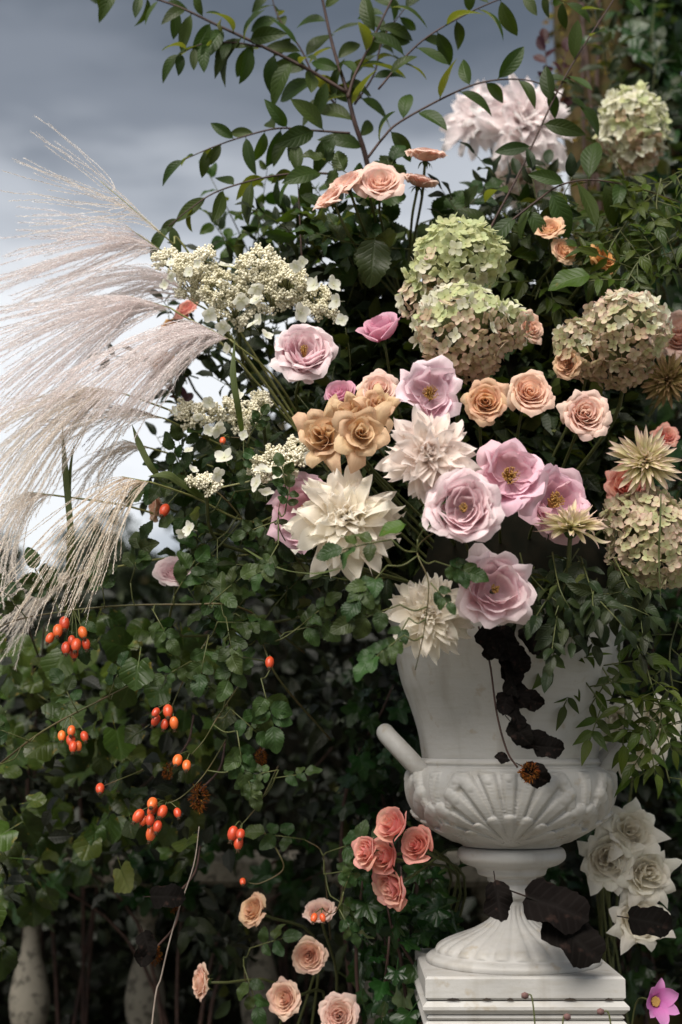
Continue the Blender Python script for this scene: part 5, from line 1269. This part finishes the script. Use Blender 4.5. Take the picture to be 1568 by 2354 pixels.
briar('briar cane with two red hips beside withered flower heads', [(560, 1560, 2.1), (500, 1650), (470, 1700), (440, 1735)], 2.0, [(530, 1630, -40, 80), (545, 1680, -80, 90), (520, 1600, 150, 70)], [(408, 1748), (429, 1760)], 6, 2.2, hip_px=36)
briar('briar cane carrying the largest bunch of hips', [(520, 1700, 2.1), (470, 1780), (420, 1830), (380, 1850)], 1.99, [(560, 1760, -70, 70)], [(350, 1847), (318, 1876), (330, 1887), (350, 1862), (345, 1885), (373, 1866), (362, 1900), (347, 1917), (408, 1869)], 7, 1.8)
briar('thin briar twig with three orange hips', [(640, 1760, 2.1), (600, 1840), (570, 1880), (556, 1895)], 2.0, [(625, 1790, 10, 75), (640, 1770, 190, 55)], [(535, 1916), (553, 1918), (548, 1938)], 8, 1.8)
briar('thin briar twig with one small red hip', [(330, 1770, 2.1), (280, 1790), (250, 1802), (236, 1808)], 2.02, [], [(230, 1813)], 9, 1.5, hip_px=26)
briar('bent bare twig ending in one small orange hip', [(605, 1910, 2.15), (640, 1960), (650, 2000), (600, 2030), (572, 2030)], 2.08, [], [(558, 2027)], 10, 2.2, hip_px=24)
briar('briar twig with two red hips before a pink peach rose', [(790, 2030, 2.2), (780, 2080), (765, 2100), (748, 2096)], 2.05, [(790, 2050, 70, 60), (780, 2090, -60, 60)], [(722, 2110), (742, 2110)], 11, 1.6, hip_px=24)
briar('briar shoot with dark leaves hanging before the white dahlia', [(1020, 1210, 1.90), (960, 1260, 1.73), (985, 1340, 1.70), (975, 1450, 1.71), (955, 1540, 1.73)], 1.72, [(900, 1240, 190, 115), (890, 1300, 230, 110), (1000, 1290, -20, 85), (920, 1390, 200, 110), (940, 1420, 240, 80), (990, 1340, -50, 60), (930, 1460, 215, 100), (960, 1240, 60, 80)], [], 12, 2.2)
briar('briar shoot with dark leaves curling over the cream dahlia', [(780, 1420, 2.1), (660, 1250, 1.95), (640, 1190, 1.85), (650, 1130, 1.84)], 1.85, [(630, 1200, 200, 70), (640, 1250, 240, 80), (655, 1180, 80, 60), (660, 1140, 100, 70)], [], 13, 1.8)
briar('short briar shoot with an orange hip beside the lace hydrangea', [(620, 1120, 2.1), (575, 1040, 1.95), (560, 1010), (530, 1005)], 1.93, [(560, 1010, -90, 70), (575, 1000, 60, 55)], [(512, 1013)], 14, 1.6, hip_px=24)
briar('low briar shoot with bright leaves beside the coral roses', [(760, 2160, 2.3), (750, 2040, 2.15), (740, 1960, 2.1), (700, 1930, 2.1)], 2.1, [(750, 1960, 20, 110), (700, 1930, 170, 90), (745, 2010, 10, 90), (760, 2060, -30, 80)], [], 15, 2.0)
briar('low briar shoot with dull leaves between the peach roses', [(620, 2400, 2.3), (570, 2280, 2.2), (560, 2200, 2.18)], 2.16, [(560, 2220, -70, 90), (575, 2180, 20, 80)], [], 16, 2.0)

# ------------------------------------------------------------------ broad leaved climber, lower left
def climber(name, lab, cat, kind, n, region, drange, size, seed, stuff_n, mat, stems, group=None, leafdir=(0, -0.2, -0.7), base_d=None):
    r = random.Random(seed); rn = np.random.default_rng(seed)
    base = np.array(P(region[4][0], region[4][1], base_d or (drange[0] + drange[1]) / 2 + 0.1))
    base[2] = 0.03
    th = empty(name, lab, cat, loc=base, group=group)
    x0, x1, y0, y1 = region[:4]
    for k in range(stems):
        xs = r.uniform(x0, x1); ys = r.uniform(y0, (y0 + y1) / 2); d = r.uniform(*drange)
        e = np.array(P(xs, ys, d)) - base
        part('stem', tube('stem', catmull([(r.gauss(0, .04), r.gauss(0, .03), 0), tuple(e * np.array([.3, .12 if base_d else .5, .75]) + np.array([r.gauss(0, .04), 0, 0])), tuple(e)], 6), [0.006, 0.0035, 0.0015], MT['twig'], 5), th)
    for i in range(n):
        px, py = r.uniform(x0, x1), r.uniform(y0, y1)
        if region[5] and not region[5](px, py): continue
        d = drange[0] + (drange[1] - drange[0]) * r.random() ** 0.8
        nv = UP * 0.5 + CAMV * 0.55 + np.array([r.gauss(0, .45), r.gauss(0, .3), r.gauss(0, .4)])
        dv = np.array(leafdir) + np.array([r.gauss(0, .6), r.gauss(0, .4), r.gauss(0, .45)])
        part('leaf', r.choice(LEAF[kind]), th, frame(np.array(P(px, py, d)) - base, dv, nv, size * S(d) * r.uniform(0.6, 1.2)))
    if stuff_n:
        px, py = rn.uniform(x0, x1, stuff_n), rn.uniform(y0, y1, stuff_n); ds = drange[0] + 0.06 + (drange[1] - drange[0] + 0.1) * rn.random(stuff_n)
        keep = [i for i in range(stuff_n) if region[5] is None or region[5](px[i], py[i])]
        c = np.array([np.array(P(px[i], py[i], ds[i])) - base for i in keep])
        part('foliage', leaf_cloud('foliage', mat, c, rn.uniform(0.4, 0.85, len(keep)) * size * S(2.3), rn), th, kind='stuff')
    return th
def left_mask(x, y):
    top = 1420 + 40 * math.sin(x / 60.0)
    edge = 560 - max(0, y - 1650) * 0.42 + 40 * math.sin(y / 50.0)
    if y > 2010 + 75 * math.sin(x / 31.0) + 35 * math.sin(x / 11.0) and 20 < x < 420: return False
    return y > top and x < edge
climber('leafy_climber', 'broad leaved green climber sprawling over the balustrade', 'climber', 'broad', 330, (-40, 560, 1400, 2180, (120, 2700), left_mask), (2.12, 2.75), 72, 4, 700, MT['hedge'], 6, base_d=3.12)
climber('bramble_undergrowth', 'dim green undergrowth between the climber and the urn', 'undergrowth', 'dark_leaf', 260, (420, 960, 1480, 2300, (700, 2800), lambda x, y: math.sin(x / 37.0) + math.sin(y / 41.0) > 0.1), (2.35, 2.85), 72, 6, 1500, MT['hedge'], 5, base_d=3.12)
climber('ivy_trail', 'ivy trailing down beside the urn foot', 'ivy', 'ivy', 120, (800, 1040, 1985, 2330, (930, 2700), lambda x, y: x < 1040 - max(0, y - 2100) * 0.35 and x > 815), (2.06, 2.3), 74, 7, 0, None, 6)
climber('ivy_mound', 'dark ivy massed behind the urn on the trunk side', 'ivy', 'ivy', 200, (1250, 1600, 980, 2300, (1450, 2800), None), (2.5, 2.9), 84, 8, 2200, MT['hedge'], 10)
climber('ivy_curtain', 'ivy hanging behind the urn neck', 'ivy', 'ivy', 110, (820, 1000, 1500, 1900, (900, 2700), None), (2.3, 2.6), 74, 9, 500, MT['hedge'], 6)
# withered trail in front of the urn
def tuft(rad, n, seed, tall=1.0):
    """A dry fuzzy flower head: short bristles standing out from a small ball."""
    rt = np.random.default_rng(seed); q = rt.normal(0, 1, (n, 3)); q /= np.linalg.norm(q, axis=1, keepdims=True)
    return leaf_cloud('tuft', MT['rusty'], q * rad * np.array([1, 1, tall]) * rt.uniform(0.5, 1.0, (n, 1)), rt.uniform(0.25, 0.6, n) * rad, rt, out=q * 2, width=0.22)
def withered():
    d = 1.86; base = np.array(P(1130, 1450, d)); th = empty('withered_trail', 'dark withered leafy stem with a dry flower head hanging before the urn', 'withered stem', loc=base)
    w = catmull(world_pts([(1100, 1440), (1125, 1520), (1142, 1640), (1165, 1725), (1190, 1765)], d), 6)
    part('stem', tube('stem', w - base, 0.0014, MT['twig'], 5), th)
    r = random.Random(5)
    for (x, y, a, s) in ((1110, 1440, -60, 115), (1215, 1430, -75, 120), (1240, 1440, -50, 110), (1150, 1440, -90, 120), (1170, 1500, -80, 110), (1160, 1450, -80, 95), (1185, 1490, -70, 90), (1165, 1530, -75, 110), (1175, 1570, -60, 95), (1195, 1600, -20, 85), (1165, 1590, -100, 80), (1175, 1660, -50, 95), (1200, 1690, -20, 105), (1230, 1715, -5, 95), (1255, 1720, 10, 60), (1170, 1745, 170, 50), (1205, 1765, -30, 95), (1130, 1470, -100, 70), (1178, 1625, -70, 80)):
        an = math.radians(a); p = np.array(P(x, y, d - r.uniform(0, .03)))
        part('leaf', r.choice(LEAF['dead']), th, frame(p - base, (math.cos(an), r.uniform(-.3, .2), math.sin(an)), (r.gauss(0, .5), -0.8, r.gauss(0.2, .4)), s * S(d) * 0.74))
    part('dry_flower_head', tuft(0.011, 260, 3), th, Matrix.Translation(Vector(np.array(P(1216, 1776, d - 0.03)) - base)))
withered()
def dry_heads():
    for i, (x, y, s, lab) in enumerate(((458, 1835, 19, 'large rusty dry flower head beside the bunch of hips'), (385, 1775, 11, 'small rusty dry flower head above the bunch of hips'), (600, 1740, 12, 'dry brown flower head in the dark beside the briar'), (400, 2075, 13, 'dry flower head on the grey cane before the balusters'), (355, 2195, 14, 'lowest dry flower head on the grey cane'))):
        d = 2.06; c = np.array(P(x, y, d)); th = empty('dry_flower_head', lab, 'seed head', loc=c, group='dry flower heads')
        r_ = s * S(d)
        part('head', tuft(r_, 320, i + 10, 1.6), th)
        e = np.array(P(x + 60, y - 130, d + 0.1)) - c
        part('stalk', tube('stalk', catmull([(0, 0, r_ * 0.8), tuple(e * 0.5 + np.array([0.01, 0, 0])), tuple(e)], 5), 0.0016, MT['twig'], 5), th)
dry_heads()
d = 2.05; b = np.array(P(352, 2354, d)); th = empty('bare_cane', 'thin grey bare cane slanting down before the balusters', 'cane', loc=b)
w = catmull(world_pts([(262, 3380), (345, 2400), (372, 2240), (405, 2110), (445, 1990), (458, 1900)], d), 6)
part('stem', tube('stem', w - b, np.linspace(2.4, 1.2, len(w)) * S(d), solid_mat('grey cane', srgb(120, 108, 100), srgb(150, 138, 128), 0.7, 50), 5), th)
for (x, y, s, a) in ((330, 2145, 60, -70), (350, 2060, 80, 0), (345, 2165, 60, -110)):
    part('leaf', pick('dead'), th, frame(np.array(P(x, y, d - .01)) - b, (math.cos(math.radians(a)), -.2, math.sin(math.radians(a))), (0.2, -.8, .4), s * S(d)))
# dark leaf beside the urn foot
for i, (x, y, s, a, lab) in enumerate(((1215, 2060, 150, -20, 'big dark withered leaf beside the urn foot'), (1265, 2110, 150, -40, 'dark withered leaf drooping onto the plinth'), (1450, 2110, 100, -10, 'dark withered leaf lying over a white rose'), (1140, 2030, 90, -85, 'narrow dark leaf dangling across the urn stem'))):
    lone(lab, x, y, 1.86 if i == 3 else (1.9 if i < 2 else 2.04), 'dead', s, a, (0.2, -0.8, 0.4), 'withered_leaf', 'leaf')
lone('pale green lance leaf standing out above the pink tinged hydrangea', 1362, 632, 1.9, 'bright_leaf', 112, 192, (0, -0.8, 0.5), 'pale_leaf', 'leaf')
lone('pale round leaf hanging among the climbing briars', 320, 1510, 1.96, 'broad', 82, -95, (0, -0.9, 0.35), 'round_leaf', 'leaf')
lone('pale green leaf lying on the cream dahlia', 935, 1205, 1.66, 'bright_leaf', 70, 195, (0, -0.8, 0.6), 'pale_leaf', 'leaf')
lone('large blue green leaf hanging under the top spray roses', 862, 545, 1.98, 'rose_leaf', 125, -95, (0.1, -0.9, 0.3), 'rose_leaf', 'leaf')
# foliage packed in the middle of the arrangement
rn = np.random.default_rng(21)
n = 4200
q = rn.normal(0, 1, (n, 3)); q /= np.linalg.norm(q, axis=1, keepdims=True)
cen = np.array(P(1080, 960, 2.20)); RR = np.array([0.27, 0.13, 0.30])
pts = cen + q * RR * (0.55 + 0.45 * rn.random((n, 1)) ** 0.5)
mass = empty('filler_foliage', 'dark leaves packed between the flower stems in the urn', 'foliage', loc=cen, kind='stuff')
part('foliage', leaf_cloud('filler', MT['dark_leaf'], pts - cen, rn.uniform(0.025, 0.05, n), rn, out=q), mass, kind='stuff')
part('shade_core', lump_mesh('shade_core', MT['core'], (0, 0.02, -0.02), tuple(RR * 0.72), 4, 0.25), mass)  # added dark lump, its colour gives the depth between stems its shade
part('shade_core', lump_mesh('shade_core', MT['core'], tuple(HEART - cen + np.array([0, 0, 0.05])), (0.15, 0.14, 0.16), 5, 0.2), mass)
climber('ivy_swag', 'ivy spilling over the stone handrail', 'ivy', 'ivy', 170, (-20, 1000, 1900, 2080, (420, 2700), lambda x, y: not (505 < x < 640 and y > 1930) and y < 2010 + 60 * math.sin(x / 45.0)), (2.66, 2.85), 84, 12, 500, MT['hedge'], 5)
# ------------------------------------------------------------------ miscanthus plumes
def raceme_mesh(pts, mat, r, sp=0.0031, hair=0.0085, hw=0.00024, hairs=4, core=0.00035, glume=0.0042):
    p = np.asarray(pts); seg = np.linalg.norm(np.diff(p, axis=0), axis=1); cum = np.concatenate([[0], np.cumsum(seg)]); tot = cum[-1]
    v, f = tube_arrays(p, np.linspace(core, core * 0.5, len(p)), 3)
    vs, fs, k = [v], [tuple(q) for q in f], len(v)
    n = max(4, int(tot / sp))
    s = np.linspace(0.06 * tot, tot, n)
    c = np.stack([np.interp(s, cum, p[:, i]) for i in range(3)], -1)
    t = np.gradient(c, axis=0); t /= np.maximum(np.linalg.norm(t, axis=1, keepdims=True), 1e-9)
    for i in range(n):
        o = unit(np.cross(t[i], r.normal(0, 1, 3)))
        o2 = np.cross(t[i], o)
        # one glume
        a = c[i]; b = a + t[i] * glume + o * 0.0011; w = o2 * 0.0006
        vs.append(np.array([a, (a + b) / 2 + w, b, (a + b) / 2 - w])); fs.append((k, k + 1, k + 2, k + 3)); k += 4
        for h in range(hairs):
            q = unit(t[i] * 0.85 + unit(np.cross(t[i], r.normal(0, 1, 3))) * r.uniform(0.25, 0.75))
            e = a + q * hair * r.uniform(0.6, 1.1); x = unit(np.cross(q, r.normal(0, 1, 3))) * hw
            vs.append(np.array([a - x, a + x, e])); fs.append((k, k + 1, k + 2)); k += 3
    return mk('raceme', np.vstack(vs), fs, mat, smooth=False)
def interp_list(lst, q):
    a = np.asarray(lst, float); x = q * (len(a) - 1); i = min(int(x), len(a) - 2); return a[i] + (a[i + 1] - a[i]) * (x - i)
def plume(lab, base, axis, ctrl, ends, n, d, mat, seed, stem, spread=0.05, hairs=4, hair=0.0085, mat2=None, jit=16):
    r = np.random.default_rng(seed)
    b0 = np.array(P(base[0], base[1], d))
    th = empty('grass_plume', lab, 'grass plume', loc=b0, group='plumes of silver grass')
    ax = catmull(world_pts([base, axis], d), 4)
    w = catmull([np.array(P(x, y, dd)) for x, y, dd in stem][::-1] + [b0], 6)
    part('stem', tube('stem', w - b0, np.linspace(3.4, 2.2, len(w)) * S(d), MT['grass_stem'], 6), th)
    part('axis', tube('axis', ax - b0, np.linspace(2.0, 0.6, len(ax)) * S(d), MT['grass_stem'], 5), th)
    for i in range(n):
        q = min(1, max(0, (i + 0.5) / n + r.normal(0, 0.05))); u = r.random() ** 1.3
        s = np.array(base) + (np.array(axis) - np.array(base)) * u * 0.9
        c = interp_list(ctrl, q) + r.normal(0, jit * 0.6, 2); e = interp_list(ends, q) + r.normal(0, jit, 2)
        e = e + (s - np.array(base)) * 0.5
        short = r.uniform(0.72, 1.08); e = s + (e - s) * short; c = s + (c - s) * short
        dd = r.normal(0, spread)
        A, C, E = np.array(P(s[0], s[1], d)), np.array(P(c[0], c[1], d + dd * 0.5)), np.array(P(e[0], e[1], d + dd))
        t = np.linspace(0, 1, 12)[:, None]
        path = (1 - t) ** 2 * A + 2 * (1 - t) * t * C + t * t * E
        path += np.cumsum(r.normal(0, 0.0020, path.shape), axis=0) * t
        part('raceme', raceme_mesh(path - b0, MT[mat2] if mat2 and r.random() < 0.12 else MT[mat], r, hairs=hairs, hair=hair), th)
    return th
GS = [(760, 1090, 2.12), (900, 1300, 2.1)]
plume('loose tan grass plume reaching highest into the grey cloud', (398, 560), (230, 415), [(300, 450), (285, 455), (290, 480), (300, 505)], [(150, 300), (55, 388), (95, 500), (70, 580)], 24, 1.98, 'raceme_tan', 1, [(440, 590, 2.0)] + GS, hairs=2, hair=0.005)
plume('pale pink grass plume fanning below the highest one', (370, 575), (290, 520), [(270, 500), (230, 535), (240, 570), (280, 600)], [(120, 520), (15, 600), (-20, 700), (90, 720)], 56, 1.99, 'raceme_mauve', 2, [(430, 640, 2.02)] + GS)
plume('pinkish grass plume spreading behind the lace hydrangea', (440, 690), (380, 620), [(360, 580), (320, 590), (300, 630), (330, 680)], [(180, 640), (110, 700), (60, 790), (200, 780)], 50, 2.05, 'raceme_mauve', 3, [(520, 760, 2.08)] + GS)
plume('wide silvery grass plume sweeping to the picture edge', (392, 708), (300, 680), [(260, 655), (200, 690), (210, 730), (280, 740)], [(-20, 720), (-60, 850), (-20, 1000), (110, 1000)], 78, 1.97, 'raceme_mauve', 4, [(520, 800, 2.0)] + GS)
plume('dense mauve grass plume drooping in front of the others', (528, 780), (440, 735), [(420, 700), (370, 710), (385, 750), (425, 785), (450, 800)], [(60, 930), (150, 960), (235, 970), (305, 980), (320, 960)], 100, 1.92, 'raceme_mauve', 5, [(640, 880, 1.98)] + GS, spread=0.03, hairs=4, jit=12)
plume('tan grass plume hanging at the picture edge', (285, 905), (200, 890), [(170, 870), (100, 900), (110, 950), (190, 960)], [(-50, 970), (-60, 1130), (-20, 1250), (70, 1180)], 78, 1.96, 'raceme_tan', 6, [(420, 955, 1.98), (600, 1040, 2.05)] + GS)
plume('short brownish grass plume with maroon strands', (378, 962), (280, 935), [(290, 930), (260, 935), (280, 965)], [(110, 925), (110, 975), (190, 1030), (260, 1120)], 46, 2.0, 'raceme_tan', 7, [(480, 1010, 2.04), (640, 1080, 2.1)] + GS, mat2='raceme_maroon', hairs=2)
plume('pale straight grass plume drooping over the briar leaves', (345, 1108), (280, 1095), [(240, 1085), (200, 1110), (240, 1120), (270, 1150), (290, 1160)], [(-30, 1290), (20, 1400), (95, 1450), (160, 1420), (215, 1400), (250, 1350)], 64, 1.92, 'raceme_pale', 8, [(440, 1140, 1.97), (600, 1200, 2.05)] + GS, hairs=2, hair=0.0048, jit=10)
plume('brown grass plume low at the picture edge', (120, 1138), (60, 1130), [(40, 1120), (10, 1150), (40, 1180)], [(-60, 1180), (-60, 1310), (0, 1400), (40, 1330)], 36, 2.0, 'raceme_tan', 9, [(300, 1165, 2.03), (560, 1230, 2.1)] + GS)
plume('lowest brownish grass plume behind the briar leaves', (190, 1318), (130, 1330), [(110, 1315), (80, 1340), (90, 1370)], [(-40, 1370), (-30, 1470), (20, 1500), (60, 1440)], 34, 2.02, 'raceme_tan', 10, [(400, 1280, 2.06), (620, 1260, 2.1)] + GS)
plume('thin tan grass plume half hidden behind the pale straight one', (345, 1030), (280, 1010), [(260, 1005), (230, 1020), (260, 1050)], [(150, 1100), (180, 1160), (240, 1140)], 34, 2.06, 'raceme_tan', 11, [(480, 1070, 2.08), (640, 1130, 2.1)] + GS, hairs=2)
# broad blades among the plumes
def blade(lab, pts, d, wpx, seed):
    w = catmull(world_pts(pts, d), 8); base = w[0]; n = len(w)
    t = np.gradient(w, axis=0); t /= np.linalg.norm(t, axis=1, keepdims=True)
    x = np.cross(t, CAMV + np.array([0.25, 0, 0.2])); x /= np.linalg.norm(x, axis=1, keepdims=True)
    hw_ = wpx / 2 * S(d) * np.minimum(1, np.linspace(0.6, 3.0, n)) * np.minimum(1, np.linspace(1, 0, n) * 3.0 + 0.03)
    nn = np.cross(x, t)
    V = np.stack([w - x * hw_[:, None], w + nn * hw_[:, None] * 0.25, w + x * hw_[:, None]], 1).reshape(-1, 3) - base
    uv = np.stack([np.tile([0, .5, 1], n), np.repeat(np.linspace(0, 1, n), 3)], -1)
    single('wild_grass', mk('grass_blade', V, grid_faces(3, n), MT['blade'], uv), lab, 'grass', mat=Matrix.Translation(Vector(base)), group='broad grass blades')
blade('upright green grass blade beneath the tan plumes', [(172, 1420, 2.06), (165, 1250), (150, 1080), (143, 975)], 1.99, 15, 1)
blade('thin upright grass blade beside the broader green one', [(150, 1420, 2.06), (158, 1250), (160, 1100), (172, 1010)], 2.0, 9, 2)
blade('pale grass blade hanging down before the lace hydrangea', [(560, 1010, 1.95), (548, 940, 1.9), (536, 860, 1.89), (540, 775, 1.9)], 1.89, 16, 3)
blade('pale grass blade slanting out of the briar leaves', [(370, 1100, 1.95), (345, 1070), (320, 1020), (303, 975)], 1.93, 16, 4)
blade('pale grass blade folded over beside the peach rose', [(480, 1150, 2.0), (415, 1110, 1.93), (385, 1092, 1.91), (340, 1095, 1.9)], 1.92, 20, 5)
blade('narrow grass blade crossing before the cream dahlia', [(560, 1260, 1.98), (640, 1305, 1.86), (720, 1318, 1.70), (790, 1305, 1.66)], 1.72, 8, 6)
blade('long thin grass blade dangling before the sage hydrangea', [(1520, 1130, 1.9), (1518, 1200, 1.80), (1515, 1280), (1520, 1400)], 1.80, 5, 7)
